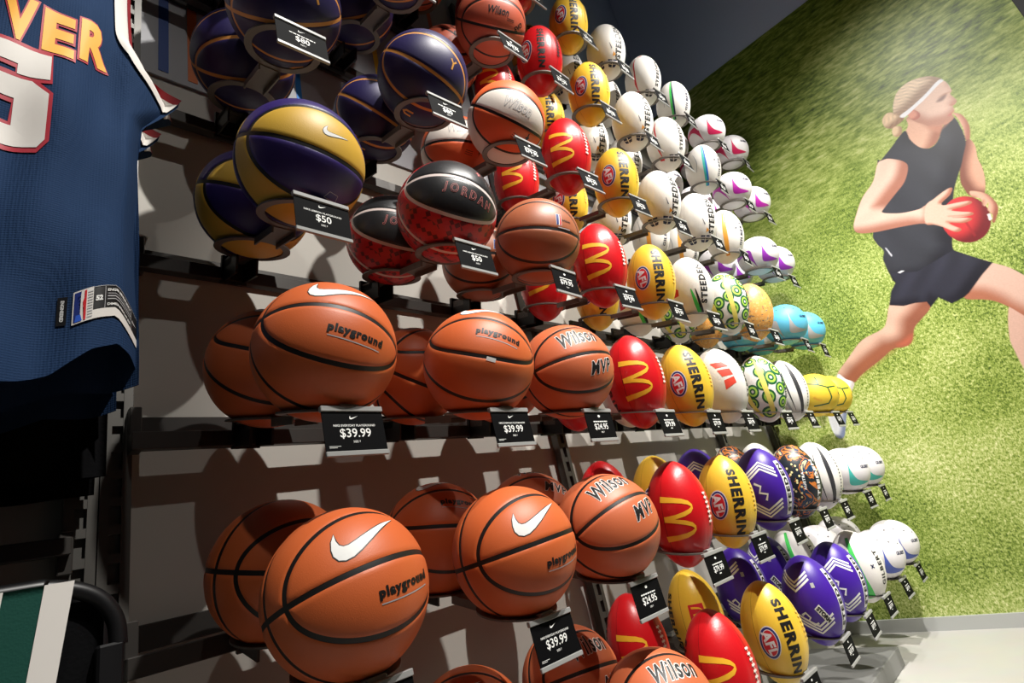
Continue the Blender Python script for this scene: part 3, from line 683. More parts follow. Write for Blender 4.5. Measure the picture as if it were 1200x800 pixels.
def place_label(desc, i, j, back):
    desc = desc.replace('white rugby ball with black lettering', 'plain white rugby ball')
    return '%s, %s of %s arm from the jerseys, %s' % (desc, 'rear' if back else 'front', ORD[j], ROWN[i])
def basketball(kind, i, j, back):
    K = KB[kind]
    h = 0.1035
    c = ring_centre(i, j, back) + Vector((0, -math.sin(TILT), math.cos(TILT))) * h
    o = link('basketball', K['core'])
    ax = BALL_AXES.get((i, j, back)) or BALL_AXES.get((i, j, 0)) or ((-0.62, -0.62, 0.45), (0.7, -0.7, 0.1))
    X = Vector(ax[0]).normalized(); Y = Vector(ax[1]); Y = (Y - X*Y.dot(X)).normalized(); Z = X.cross(Y)
    o.matrix_world = Matrix(((X.x, Y.x, Z.x, c.x), (X.y, Y.y, Z.y, c.y), (X.z, Y.z, Z.z, c.z), (0, 0, 0, 1)))
    for q in K['meshes']: link('panel', q, o)
    for n, me in K['decals']: link(n, me, o)
    if (i, j, back) == (2, 2, 0): link('barcode_sticker', STICKER, o)
    tag(o, place_label(K['name'], i, j, back), 'basketball', K['group'])
BK = {(1,1): 'swoosh_orange', (1,2): 'swoosh_orange', (2,1): 'swoosh_orange', (2,2): 'swoosh_orange', (0,2): 'swoosh_orange',
      (0,3): 'script_orange', (1,3): 'script_orange', (2,3): 'script_orange', (3,1): 'two_tone', (3,2): 'red_black', (3,3): 'brown',
      (4,1): 'midnight', (4,2): 'midnight', (5,2): 'midnight', (5,1): 'midnight', (6,1): 'midnight', (6,2): 'midnight', (6,3): 'brick', (0,1): 'swoosh_orange', (4,3): 'white_orange', (5,3): 'brick'}
for (i, j), k in BK.items():
    for back in (0, 1): basketball(k, i, j, back)

# ------------------------------------------------------------------ egg-shaped balls
def egg_mesh(name, a, b, seams=4, dip=0.0009, nu=96, nv=56):
    V = []; F = []
    for r in range(nv + 1):
        t = -math.pi/2 + math.pi * r / nv
        for k in range(nu):
            th = 2*math.pi*k/nu
            d = dip if seams and k % (nu // seams) == nu // seams // 2 else 0
            ct = max(math.cos(t), 0); rr = max(b*ct**EGG_P - d*ct, 1e-5)
            V.append((-math.sin(th)*rr, -math.cos(th)*rr, a*math.sin(t)))
    for r in range(nv):
        for k in range(nu): F.append((r*nu+k, r*nu+(k+1) % nu, (r+1)*nu+(k+1) % nu, (r+1)*nu+k))
    F = [f[::-1] for f in F]
    me = mesh(name, V, F); me.polygons.foreach_set('use_smooth', [True]*len(F)); return me
AF, BF = 0.141, 0.0845      # oval football
AR, BR = 0.142, 0.091      # rugby ball
footM = egg_mesh('football', AF, BF); rugM = egg_mesh('rugby_ball', AR, BR, dip=0.0006)
def E_(name, shape, m, th, v=0, off=.0006, rug=True, step=.012):
    a, b = (AR, BR) if rug else (AF, BF)
    me = wrap(name, shape, egg_map(a, b, th, v, off), step); me.materials.append(m); return (name, me)
LE = ('n', 260, 0.12)
m_fred = mat('red_leather', (204, 22, 30), 0.33, bump=LE); m_fyel = mat('yellow_leather', (238, 196, 62), 0.35, bump=LE)
m_my = mat('yellow_ink', (250, 190, 50), 0.45); m_lace = mat('lace_white', (238, 232, 220), 0.6); m_lacey = mat('lace_yellow', (240, 206, 110), 0.6)
m_rw = mat('white_rubber', (230, 226, 220), 0.42, bump=('v', 420, .12)); m_green = mat('green_ink', (40, 150, 70), 0.45); m_lime = mat('lime_ink', (70, 200, 90), 0.45)
m_navy = mat('navy_ink', (24, 34, 72), 0.45); m_sky = mat('blue_stripe_ink', (40, 110, 200), 0.45); m_teal = mat('teal_ink', (70, 190, 180), 0.45)
m_oran = mat('orange_ink', (232, 160, 60), 0.45); m_storm = mat('violet_rubber', (66, 30, 150), 0.38, bump=('v', 420, .1)); m_cream = mat('cream_ink', (240, 226, 160), 0.45)
m_crim = mat('crimson_ink', (196, 28, 84), 0.45); m_mag = mat('magenta_ink', (186, 40, 170), 0.45); m_vio = mat('violet_ink', (150, 50, 180), 0.45)
m_dgreen = mat('dark_green_ink', (22, 90, 50), 0.45); m_charcoal = mat('charcoal_ink', (50, 50, 54), 0.45)

def down(s, length, height, bold=.05, space=1.2): return tf(text2d(s, bold=bold, width=length, height=height, space=space), -90)
def up_(s, length, height, bold=.045, space=1.2): return tf(text2d(s, bold=bold, width=length, height=height, space=space), 90)
def laces(m, th, rug=False):
    S = [tf(poly([(-.0075,-.0022),(.0075,-.0022),(.0075,.0022),(-.0075,.0022)]), 0, (1, 1), (0, k*.0105)) for k in range(-3, 4)]
    S.append(poly([(-.001, -.034), (.001, -.034), (.001, .034), (-.001, .034)]))
    return E_('laces', join(*S), m, th, 0.012, .0022, rug)
def afl(th, v):
    return [E_('badge_rim', tf(ellipse(.028, .038), -8), m_white, th, v, .0005, False), E_('badge_ring', tf(ellipse(.026, .0355), -8), m_iblue, th, v, .0008, False),
            E_('badge_inner', tf(ellipse(.0205, .0305), -8), m_white, th, v, .0011, False), E_('badge_field', tf(ellipse(.0190, .0285), -8), m_ired, th, v, .0014, False),
            E_('badge_letters', tf(text2d('AFL', bold=.045, space=1.1, width=.055, height=.026), -82), m_white, th, v, .0018, False)]
def stripe(us, vs, w):
    P = catmull(list(zip(us, vs)), 6, closed=False); return stroke(P, np.interp(np.linspace(0, 1, len(P)), np.linspace(0, 1, len(np.atleast_1d(w))), np.atleast_1d(w)))
def seam_(m, ths): return [E_('seam', stripe([0]*5, [-.16, -.08, 0, .08, .16], .0013), m, th, 0, .0003, False) for th in ths]
m_sred = mat('dark_red_seam', (120, 8, 14), .5); m_syel = mat('ochre_seam', (150, 108, 20), .5)
KE = {}
KE['red_arches'] = dict(m=m_fred, base=footM, cat='football', name='red football with yellow arches', group='red arches footballs',
    decals=[E_('arches', tf(ARCHES, -90, (.045, .042)), m_my, 10, -.004, rug=False), laces(m_lace, -56), E_('lettering', down('SHERRIN', .15, .034), m_ink, 84, 0, rug=False)] + seam_(m_sred, (36, -56, 126, -146)))
KE['red_lettered'] = dict(m=m_fred, base=footM, cat='football', name='red football with round badge', group='red badge footballs',
    decals=[E_('lettering', down('SHERRIN', .15, .028), m_ink, -12, .004, rug=False), laces(m_ink, -60)] + seam_(m_sred, (48, -60, 120, -150)) + afl(30, -.004))
KE['yellow'] = dict(m=m_fyel, base=footM, cat='football', name='yellow football with round badge', group='yellow badge footballs',
    decals=[E_('lettering', down('SHERRIN', .18, .036, .055), m_ink, -14, .0, rug=False), laces(m_lacey, -58)] + seam_(m_syel, (50, -58, 122, -148)) + afl(27, -.006))
KE['yellow_arches'] = dict(m=m_fyel, base=footM, cat='football', name='yellow football with red arches square', group='yellow arches footballs',
    decals=[E_('square', poly([(-.024,-.026),(.024,-.026),(.024,.026),(-.024,.026)]), m_ired, 0, .014, rug=False), E_('arches', tf(ARCHES, -90, (.018, .016)), m_my, 0, .014, .001, False),
            E_('lettering', down('SHERRIN', .15, .03), m_ink, 70, 0, rug=False), laces(m_lacey, -56)] + seam_(m_syel, (34, -56, 122, -148)))
def foot_blocks(m, th):
    return [E_('blocks', join(poly([(-.034,-.006),(-.004,-.01),(-.004,.01),(-.03,.012)]), poly([(.002,-.01),(.03,-.006),(.028,.012),(.002,.01)]), poly([(-.03,-.022),(-.004,-.026),(-.004,-.013),(-.032,-.009)]), poly([(.002,-.026),(.026,-.022),(.03,-.009),(.002,-.013)])), m, th, -.098)]
KE['white'] = dict(m=m_rw, base=rugM, cat='rugby ball', name='white rugby ball with black lettering', group='white rugby balls',
    decals=[E_('lettering', up_('STEEDEN', .16, .036), m_ink, -38, .0), E_('tick', stroke([(-.004, .012), (.006, -.012)], [.0015, .004]), m_navy, -10, -.03)] + foot_blocks(m_navy, -18) + foot_blocks(m_navy, 40)
    + [E_('flash', poly([(-.008,-.01),(.01,0),(-.004,.012)]), m_oran, -22, -.066)])
KE['white_red'] = dict(m=m_rw, base=rugM, cat='rugby ball', name='white rugby ball with red streaks', group='red-streaked rugby balls',
    decals=[E_('lettering', up_('STEEDEN', .13, .024), m_ink, -46, .0), E_('streak', stripe([0, -.004, .002, 0, .006], [.09, .05, 0, -.05, -.085], [.002, .008, .005, .011, .003]), m_ired, 34, 0),
            E_('cap', stripe([-.02, 0, .02], [0, .01, .006], [.003, .008, .002]), m_ired, 12, .1)] + foot_blocks(m_charcoal, -18) + [E_('wedge', poly([(-.03,-.008),(.0,-.014),(.004,.006),(-.03,.012)]), m_ired, 26, -.095)])
KE['white_green'] = dict(m=m_rw, base=rugM, cat='rugby ball', name='white rugby ball with green flash', group='flash rugby balls',
    decals=[E_('lettering', up_('STEEDEN', .15, .03), m_ink, -20, .012), E_('flash', poly([(-.016,-.02),(.014,-.016),(.016,.004),(-.01,.02)]), m_ired, 52, -.01),
            E_('bar', stripe([.02, 0, -.014], [-.1, -.06, -.01], [.02, .016, .003]), m_lime, 4, 0), E_('bar', stripe([.02, 0, -.014], [-.1, -.06, -.01], [.018, .012, .002]), m_ink, -6, 0)])
def gilbert(m1, m2, name, group):
    return dict(m=m_rw, base=rugM, cat='rugby ball', name=name, group=group,
        decals=[E_('stripe', stripe([.004, .0, .003, .012], [.125, .05, -.03, -.12], [.006, .009, .016, .03]), m2, 14, 0, .0005), E_('stripe', stripe([.004, 0, .002, .008], [.125, .05, -.03, -.12], [.004, .006, .009, .012]), m1, 8, 0, .0009),
                E_('lettering', up_('GILBERT', .11, .02, .03), m_navy, -46, -.01), E_('mark', join(stroke([(-.005,-.005),(.005,.005)], .003), stroke([(-.005,.005),(.005,-.005)], .003)), m_navy, -24, .01),
                E_('curl', stripe([-.01, .012, .004], [.05, .0, -.05], [.002, .006, .002]), m_grey, 44, .01)])
KE['stripe_green'] = gilbert(m_navy, m_lime, 'white rugby ball with green stripe', 'green-striped rugby balls')
KE['stripe_blue'] = gilbert(m_sky, m_teal, 'white rugby ball with blue stripe', 'blue-striped rugby balls')
KE['stripe_orange'] = gilbert(m_oran, m_oran, 'white rugby ball with orange stripe', 'orange-striped rugby balls')
KE['band_green'] = dict(m=m_rw, base=rugM, cat='rugby ball', name='white rugby ball with broad green band', group='green-banded rugby balls',
    decals=[E_('band', stripe([0, .004, .012, .02], [.12, .04, -.04, -.12], [.02, .018, .02, .05]), m_lime, 30, 0), E_('lettering', up_('GILBERT', .12, .024, .04), m_ink, -34, -.01),
            E_('mark', join(stroke([(-.006,-.006),(.006,.006)], .004), stroke([(-.006,.006),(.006,-.006)], .004)), m_navy, -8, 0)])
def circles():
    cols = [[], [], []]; rnd = random.Random(4); pts = []
    for k in range(1500):
        u = rnd.uniform(-.28, .28); v = rnd.uniform(-.13, .13); r = rnd.uniform(.023, .031)
        if all(math.hypot((u - p[0])*math.cos(v/.125), v - p[1]) > (r + p[2])*.86 for p in pts): pts.append((u, v, r))
    for u, v, r in pts:
        k = 1 / max(math.cos(v/.125), .35)
        def an(a, b): V, F = annulus(a, b, 18); return V*np.array([k, 1]) + np.array([u, v]), F
        cols[0].append(an(r*.72, r)); cols[2].append(an(r*.45, r*.72)); cols[0].append(an(r*.22, r*.45))
    return [E_('rings', join(*cols[0]), m_dgreen, 0, 0, .0006, step=.05), E_('rings', join(*cols[2]), mat('yellow_green_ink', (170, 214, 80), .45), 0, 0, .0006, step=.05)]
KE['rings_green'] = dict(m=m_rw, base=rugM, cat='rugby ball', name='rugby ball with green ring pattern', group='green ringed rugby balls',
    decals=circles() + [E_('band', stripe([-.01, 0, .006, .02], [.12, .05, -.03, -.12], [.01, .022, .018, .03]), mat('pale_yellow_ink', (242, 224, 110), .45), 8, 0, .001),
                        E_('band', stripe([-.01, 0, .006, .02], [.02, -.02, -.07, -.12], [.003, .022, .022, .02]), mat('pale_yellow_ink', (242, 224, 110), .45), 56, 0, .001),
                        E_('lettering', up_('GILBERT', .11, .018, .04), m_navy, -56, 0, .0012)])
KE['bars_red'] = dict(m=m_rw, base=rugM, cat='rugby ball', name='white rugby ball with red bars', group='red-barred rugby balls',
    decals=[E_('bars', join(poly([(-.036,.052),(.012,.05),(.03,.03),(-.018,.03)]), poly([(-.016,.022),(.03,.022),(.036,.0),(-.004,-.002)]), poly([(-.004,-.044),(.04,-.026),(.036,-.006),(-.002,-.014)])), mat('bar_red_ink', (226, 74, 56), .45), 4, .012),
            E_('lettering', up_('STEEDEN', .12, .018), m_ink, 56, .03), E_('lettering', up_('STEEDEN', .12, .018), m_ink, -60, 0)])
def bw():
    return [E_('band', stripe([.004, 0, .004, .016], [.12, .05, -.03, -.12], [.008, .02, .02, .02]), m_charcoal, -8, 0), E_('band', stripe([0, -.004, .0, .01], [.1, .04, -.03, -.1], [.002, .005, .006, .002]), m_charcoal, 18, 0),
            E_('band', stripe([0, -.004, .0, .01], [.1, .04, -.03, -.1], [.002, .005, .01, .014]), m_grey, 34, 0), E_('checks', join(*[tf(poly([(-.004,-.003),(.004,-.003),(.004,.003),(-.004,.003)]), 0, (1, 1), (0, k*.012)) for k in range(-7, 8)]), m_ink, -42, 0)]
KE['black_white'] = dict(m=m_rw, base=rugM, cat='rugby ball', name='white rugby ball with black bands', group='black-banded rugby balls', decals=bw())
def chevrons(th, v, flip=1):
    return E_('chevrons', join(*[stroke([(-.062, k*.012 + .042*flip), (0, k*.012), (.055, k*.012 + .03*flip)], .0068) for k in range(3)]), m_white, th, v)
KE['violet'] = dict(m=m_storm, base=rugM, cat='rugby ball', name='violet rugby ball with white chevrons', group='violet rugby balls',
    decals=[chevrons(12, .065, -1), chevrons(14, -.085, 1), E_('strip', poly([(-.014,-.085),(.014,-.085),(.014,.085),(-.014,.085)]), m_white, -42, 0, .0006), E_('lettering', up_('STEEDEN', .15, .02), m_ink, -42, 0, .0011),
            E_('bolt', stroke([(-.024, .022), (-.004, .012), (-.012, -.006), (.012, -.012), (.004, -.03)], .007), m_white, 16, .0),
            E_('streak', stripe([0, .01, .002], [.04, 0, -.04], [.002, .006, .002]), m_white, 54, 0)])
KE['violet_word'] = dict(m=m_storm, base=rugM, cat='rugby ball', name='violet rugby ball with word strips', group='word-strip rugby balls',
    decals=[chevrons(44, .04, 1), chevrons(20, -.085, 1), E_('strip', tf(poly([(-.028,-.01),(.028,-.01),(.028,.01),(-.028,.01)]), -58), m_white, 4, -.03, .0006), E_('lettering', tf(text2d('STORM', bold=.06, width=.05, height=.014), -58), m_ink, 4, -.03, .0011),
            E_('strip', poly([(-.012,-.09),(.012,-.09),(.012,.09),(-.012,.09)]), m_white, -44, 0, .0006), E_('lettering', up_('STEEDEN', .15, .018), m_ink, -44, 0, .0011),
            E_('bird', stroke([(-.02, .01), (-.006, .016), (.004, .002), (-.006, -.008), (.008, -.02), (.024, -.016)], .006), m_white, 34, -.035), E_('sticker', poly([(-.006,-.007),(.006,-.007),(.006,.007),(-.006,.007)]), m_grey, 6, .05)])
def noise_mat(name, stops, scale, kind='n'):
    m = mat(name, (200, 150, 90), 0.42); nt = m.node_tree; tc = nt.nodes.new('ShaderNodeTexCoord')
    n = nt.nodes.new('ShaderNodeTexNoise'); n.inputs['Scale'].default_value = scale; n.inputs['Detail'].default_value = 3
    n.inputs['Distortion'].default_value = 1.2 if kind == 'd' else 0
    nt.links.new(tc.outputs['Object'], n.inputs['Vector']); cr = nt.nodes.new('ShaderNodeValToRGB'); cr.color_ramp.interpolation = 'CONSTANT'
    el = cr.color_ramp.elements; el[0].position, el[0].color = stops[0][0], lin(stops[0][1]); el[1].position, el[1].color = stops[1][0], lin(stops[1][1])
    for p, c in stops[2:]: q = el.new(p); q.color = lin(c)
    nt.links.new(n.outputs[0], cr.inputs[0]); nt.links.new(cr.outputs[0], nt.nodes['Principled BSDF'].inputs['Base Color']); return m
KE['speckled'] = dict(m=noise_mat('speckled_orange', [(0, (120, 100, 90)), (.36, (224, 160, 84)), (.58, (236, 190, 120)), (.66, (120, 110, 110))], 70), base=rugM, cat='rugby ball', name='orange speckled rugby ball', group='speckled rugby balls',
    decals=[E_('lettering', down('GILBERT', .1, .016), m_navy, 40, 0)])
KE['painted'] = dict(m=noise_mat('painted_blotches', [(0, (20, 30, 44)), (.42, (30, 36, 40)), (.5, (206, 120, 50)), (.55, (30, 60, 90)), (.62, (226, 206, 150)), (.68, (60, 110, 140))], 17, 'd'), base=rugM, cat='rugby ball', name='dark rugby ball with painted dots', group='painted rugby balls',
    decals=[E_('lettering', up_('STEEDEN', .14, .02), m_white, -40, 0), E_('dots', join(*[ellipse(.004, .004, 10, (.02*math.sin(k*2.4), -.06 + .007*k)) for k in range(18)]), m_cream, 20, 0), E_('lettering', up_('AUSTRA', .06, .01), m_white, 0, .0)])

NR = 0.108
def netball_mesh(rad):
    bm = bmesh.new(); bmesh.ops.create_uvsphere(bm, u_segments=64, v_segments=32, radius=rad)
    me = bpy.data.meshes.new('netball'); bm.to_mesh(me); bm.free(); me.polygons.foreach_set('use_smooth', [True]*len(me.polygons)); return me
netM = netball_mesh(NR)
def N_(name, shape, m, lon, lat, rot=0, off=.0006): return D(name, shape, m, lon, lat, rot, off, NR)
TRI = poly(1.2*catmull([(-.036,.05),(-.03,.02),(-.008,-.012),(.03,-.022),(.05,-.026),(.026,-.034),(-.012,-.04),(-.03,-.036),(-.036,-.012)], 4))
def net(mb, mc, name, group):
    dots = [N_('dot', ellipse(.0035, .0035, 10), m_charcoal, lo, la) for lo, la in ((-8, 46), (22, 40), (52, 34), (-36, 40))]
    return dict(m=mb, base=netM, cat='netball', name=name, group=group,
        decals=[N_('flash', TRI, mc, 22, -8), N_('flash', tf(TRI, 180), mc, -52, -20), N_('flash', TRI, mc, -90, 10), N_('lettering', text2d('GILBERT', bold=.03, width=.055, height=.014), m_navy, 44, 14)] + dots)
m_nw = mat('netball_white', (226, 222, 224), 0.5, bump=('v', 500, .15))
KE['net_crimson'] = net(m_nw, m_crim, 'white netball with crimson flash', 'crimson flash netballs')
KE['net_magenta'] = net(m_nw, m_mag, 'white netball with magenta flash', 'magenta flash netballs')
KE['net_violet'] = net(m_nw, m_vio, 'white netball with violet flash', 'violet flash netballs')
KE['net_cyan'] = net(mat('netball_cyan', (94, 186, 220), 0.5, bump=('v', 500, .15)), m_grey, 'sky blue netball', 'sky blue netballs')
KE['net_teal'] = net(m_nw, m_teal, 'white netball with teal flash', 'teal flash netballs')
KE['net_blue'] = net(m_nw, mat('royal_ink', (70, 90, 180), .45), 'white netball with blue flash', 'blue flash netballs')
PENT = [stroke([(-.07,.05),(-.02,.035),(.02,.02),(.035,-.03),(.02,-.06),(-.05,-.075)], .007), stroke([(.02,.02),(.07,.03)], .007), stroke([(-.02,.035),(-.02,.09)], .007)]
KE['net_yellow'] = dict(m=mat('netball_yellow', (236, 200, 60), 0.5, bump=('v', 500, .15)), base=netM, cat='netball', name='yellow ball with dark green seams', group='yellow seamed balls',
    decals=[N_('seam', join(*PENT), m_dgreen, 10, 6), N_('seam', tf(join(*PENT), 140), m_dgreen, 96, -10), N_('seam', tf(join(*PENT), 60), m_dgreen, -80, 0), N_('lettering', tf(text2d('GALAXY', bold=.02, width=.04, height=.01), -30), m_oran, -8, -14)])
for k in KE.values():
    q = k['base'].copy(); q.materials.append(k['m']); k['mesh'] = q

EK = {(6,4): 'red_lettered', (5,4): 'red_lettered', (4,4): 'red_arches', (3,4): 'red_arches', (2,4): 'red_arches', (1,4): 'red_arches', (0,4): 'red_arches',
      (6,6): 'white', (5,6): 'white', (4,6): 'white', (3,6): 'white_green', (2,6): 'bars_red', (1,6): 'violet', (0,6): 'violet_word',
      (6,7): 'white_red', (5,7): 'white_red', (4,7): 'white', (3,7): 'rings_green', (2,7): 'rings_green', (1,7): 'painted', (0,7): 'violet',
      (6,8): 'stripe_green', (5,8): 'stripe_blue', (4,8): 'stripe_orange', (3,8): 'speckled', (2,8): 'black_white', (1,8): 'black_white', (0,8): 'band_green'}
NETS = ('net_blue', 'net_teal', 'net_yellow', 'net_cyan', 'net_violet', 'net_magenta', 'net_crimson')
for i in range(7):
    EK[(i, 5)] = 'yellow'; EK[(i, 9)] = NETS[i]; EK[(i, 10)] = NETS[i]
EKB = {(0,5): 'yellow_arches', (2,5): 'white_red', (5,4): 'red_arches', (6,4): 'red_arches', (0,7): 'violet_word', (3,4): 'red_arches', (5,7): 'white', (4,7): 'stripe_orange', (5,8): 'net_magenta'}
ROW_LEAN = (1, 7, 3, 9, 13, 12, 13)      # how far each row's balls tip forward, degrees
def egg_ball(kind, i, j, back):
    K = KE[kind]; base = K['base']
    rnd = random.Random(i*100 + j*10 + back)
    if base is netM: h = math.sqrt(NR**2 - .062**2)
    else:
        a, b = (AF, BF) if base is footM else (AR, BR)
        h = a * math.sqrt(1 - ((.062/b)**(1/EGG_P))**2)
    c = ring_centre(i, j, back) + Vector((0, -math.sin(TILT), math.cos(TILT))) * (h + .0015)
    o = link(K['cat'].replace(' ', '_'), K['mesh'])
    if base is netM:
        R = RX @ Matrix.Rotation(math.radians(-150 + rnd.uniform(-4, 4)), 4, 'Z')
    else:
        R = Matrix.Rotation(math.radians(ROW_LEAN[i] + rnd.uniform(-2, 2)), 4, 'X') @ Matrix.Rotation(math.radians(rnd.uniform(-2, 2)), 4, 'Y') @ Matrix.Rotation(math.radians(-52 + rnd.uniform(-5, 5)), 4, 'Z')
    o.matrix_world = Matrix.Translation(c) @ R
    for n, me in K['decals']:
        q = link(n, me, o)
        if n in ('rings', 'dots', 'laces', 'checks'): q['kind'] = 'stuff'
    tag(o, place_label(K['name'], i, j, back), K['cat'], K['group'])
for i in PEG_X:
    for j in PEG_X[i]:
        if (i, j) in EK:
            egg_ball(EK[(i, j)], i, j, 0); egg_ball(EKB.get((i, j), EK[(i, j)]), i, j, 1)

# ------------------------------------------------------------------ jerseys and shorts at the left
m_navyc = mat('navy_mesh_cloth', (31, 54, 87), 0.85, bump=('v', 250, 0.5), spec=0.15)
for n_ in m_navyc.node_tree.nodes:
    if n_.bl_idname == 'ShaderNodeTexVoronoi': n_.inputs['Randomness'].default_value = 0.12
m_trimw = mat('trim_white', (226, 222, 216), 0.75); m_trimr = mat('trim_red', (150, 26, 38), 0.75); m_jgold = mat('jersey_gold', (245, 180, 70), 0.6); m_jred = mat('jersey_red', (176, 44, 60), 0.6)
JY = 0.95
def xr(z):                      # right-hand outline of the hanging front
    z -= EYE
    return float(np.interp(z, [.2, .6, .80, .88, .945, .958, 1.0, 1.06, 1.3, 1.45], [.200, .197, .192, .198, .254, .258, .206, .174, .164, .12]))
def fold(x, z): return .010*math.sin(x*34 + z*5) + .006*math.sin(x*63 - z*8 + 1) + .004*math.sin(x*20 + z*24)
def curl(x, z):
    e = max(0.0, x - .165); c = max(0.0, (x - (xr(z) - .028)) / .028)
    return .8*e + .022*c*c
def front(x, z): return Vector((x, JY + fold(x, z) + curl(x, z), z))
def backp(x, z): return Vector((x, JY + .075 + .6*fold(x + .1, z) - .6*curl(x, z), z))
def hem_f(x): return EYE + float(np.interp(x, [-.3, -.1, .033, .077, .122, .154, .175, .195], [.30, .33, .342, .353, .392, .408, .400, .374]))
def hem_b(x): return EYE + float(np.interp(x, [-.3, -.1, .03, .1, .2], [.285, .30, .318, .352, .355]))
def cloth(name, fn, hem, top, thick=.002):
    NX, NZ = 70, 90; V = []; F = []
    for r in range(NZ + 1):
        for k in range(NX + 1):
            s = k / NX; s = 1 - (1 - s)**1.5
            zt = top
            z0 = zt + (0 - 0)                      # top edge
            x_guess = -.33 + (.19 + .33)*s
            zb = hem(x_guess); z = zb + (z0 - zb) * r / NZ
            x = -.33 + (xr(z) + .33)*s
            V.append(fn(x, z))
    for r in range(NZ):
        for k in range(NX): a = r*(NX+1)+k; F.append((a, a+1, a+NX+2, a+NX+1))
    me = mesh(name, V, F); me.polygons.foreach_set('use_smooth', [True]*len(F)); return me
def jersey(loc, label, lettered_=True):
    root = empty('jersey', loc); tag(root, label, 'jersey', 'navy jerseys on the hanging rail')
    top = EYE + 1.42
    link('front_panel', JF, root, m_navyc); link('back_panel', JB, root, m_navyc)
    link('armhole_trim', JT[0], root, m_trimw); link('trim_piping', JT[1], root, m_trimr); link('back_trim', JT[2], root, m_trimw); link('back_piping', JT[3], root, m_trimr)
    if lettered_:
        for n, me in JD: link(n, me, root)
    return root
JF = cloth('front_panel', front, hem_f, EYE + 1.42); JB = cloth('back_panel', backp, hem_b, EYE + 1.42)
def ribbon(name, fn, z0, z1, inner, outer, off):
    n = 90; Zs = np.linspace(z0, z1, n + 1); P = np.array([(xr(z), z) for z in Zs])
    for _ in range(6): P[1:-1] = (P[:-2] + 2*P[1:-1] + P[2:]) / 4
    t = np.gradient(P, axis=0); t /= np.linalg.norm(t, axis=1)[:, None]
    nn = np.stack([-t[:, 1], t[:, 0]], 1)          # into the cloth
    V = []; F = []; m = 6
    for k in range(n + 1):
        for q in range(m + 1):
            d = outer + (inner - outer)*q/m; x, z = P[k] + nn[k]*d
            V.append(fn(min(x, xr(z) + .004), z) + Vector((0, off, 0)))
    for k in range(n):
        for q in range(m): i = k*(m+1) + q; F.append((i, i+1, i+m+2, i+m+1))
    me = mesh(name, V, F); me.polygons.foreach_set('use_smooth', [True]*len(F)); return me
JT = [ribbon('armhole_trim', front, EYE + .957, EYE + 1.41, .030, .004, -.005), ribbon('trim_piping', front, EYE + .957, EYE + 1.41, .0065, -.002, -.0058),
      ribbon('back_trim', backp, EYE + .957, EYE + 1.41, .030, .004, -.005), ribbon('back_piping', backp, EYE + .957, EYE + 1.41, .0065, -.002, -.0058)]
def J_(name, shape, m, off, step=.01, fn=None):
    base = fn or (lambda u, v: (u, v))
    def g(u, v):
        x, z = base(u, v); p = front(x, z); return p + Vector((0, -off, 0))
    me = wrap(name, shape, g, step); me.materials.append(m); return (name, me)
JD = []
FIVE = poly(np.array([(0,1),(1,1),(1,.70),(.62,.70),(.62,.80),(.38,.80),(.38,.66),(.80,.66),(1,.54),(1,.08),(.92,0),(.08,0),(0,.08),(0,.34),(.38,.34),(.38,.20),(.62,.20),(.62,.46),(.0,.46)]) - .5)
def glyph(ch, x, z, w, h, m_in, m_out, ol, skew=0.0):
    z += EYE
    if ch == '5': a = FIVE; b = grow(FIVE, .05)
    else: a = text2d(ch, bold=.045); b = text2d(ch, bold=.045 + ol)
    ext = np.ptp(a[0], axis=0); k = np.array([w/ext[0], h/ext[1]])
    def sk(s): V = s[0]*k; V = np.stack([V[:, 0], V[:, 1] + skew*V[:, 0]], 1); return V + np.array([x, z]), s[1]
    JD.append(J_('letter_outline', sk(b), m_out, .0016)); JD.append(J_('letter', sk(a), m_in, .0026))
for ch, x, z, sk in (('D', -.145, .955, .3), ('E', -.093, .972, .25), ('N', -.041, .985, .12), ('V', .010, .994, .02), ('E', .062, .990, -.12), ('R', .113, 1.004, .22)):
    glyph(ch, x, z, .043, .098, m_jgold, m_jred, .035, sk)
glyph('5', .001, .838, .108, .195, m_trimw, m_jred, .035, -.1); glyph('1', -.105, .838, .05, .195, m_trimw, m_jred, .035, -.1)
# woven maker's label near the hem
def lab(u, v): return (u, EYE + float(np.interp(u, [.08, .105, .158, .195], [.444, .455, .478, .446])) + v)
def rc(x0, x1, a, b): return poly([(x0, a), (x1, a), (x1, b), (x0, b)])
def LB(name, shape, m, off): JD.append(J_(name, shape, m, off, .006, lab))
LB('hem_label', rc(.104, .197, -.026, .026), m_ink, .0018); LB('label_band', rc(.127, .197, -.026, -.012), m_trimw, .0024)
LB('label_band', rc(.104, .127, -.0265, .0265), m_trimw, .0026); LB('label_blue', poly([(.1055,-.024),(.113,-.024),(.1125,-.012),(.109,-.004),(.1085,.006),(.1125,.018),(.113,.024),(.1055,.024)]), m_iblue, .0032)
LB('label_blue', poly([(.107,-.024),(.115,-.024),(.113,-.014),(.108,-.013)]), mat('label_bright_blue', (40, 90, 200), .6), .0034)
LB('label_red', poly([(.1165,-.024),(.119,-.024),(.119,.024),(.1165,.024),(.1165,.012),(.115,.006),(.1165,.0)]), m_ired, .0032)
LB('label_lines', join(*[rc(.1205, .1265, -.022 + k*.0045, -.0205 + k*.0045) for k in range(10)]), m_grey, .0032)
LB('label_size', tf(text2d('52', bold=.06, width=.009, height=.009), 0, (1, 1), (.1345, .006)), m_white, .0026)
LB('label_text', tf(text2d('ENGINEERED', bold=.03, width=.036, height=.0045), 0, (1, 1), (.163, .018)), m_white, .0026); LB('label_text', tf(text2d('DIMENSIONS', bold=.03, width=.036, height=.004), 0, (1, 1), (.163, -.006)), m_white, .0026)
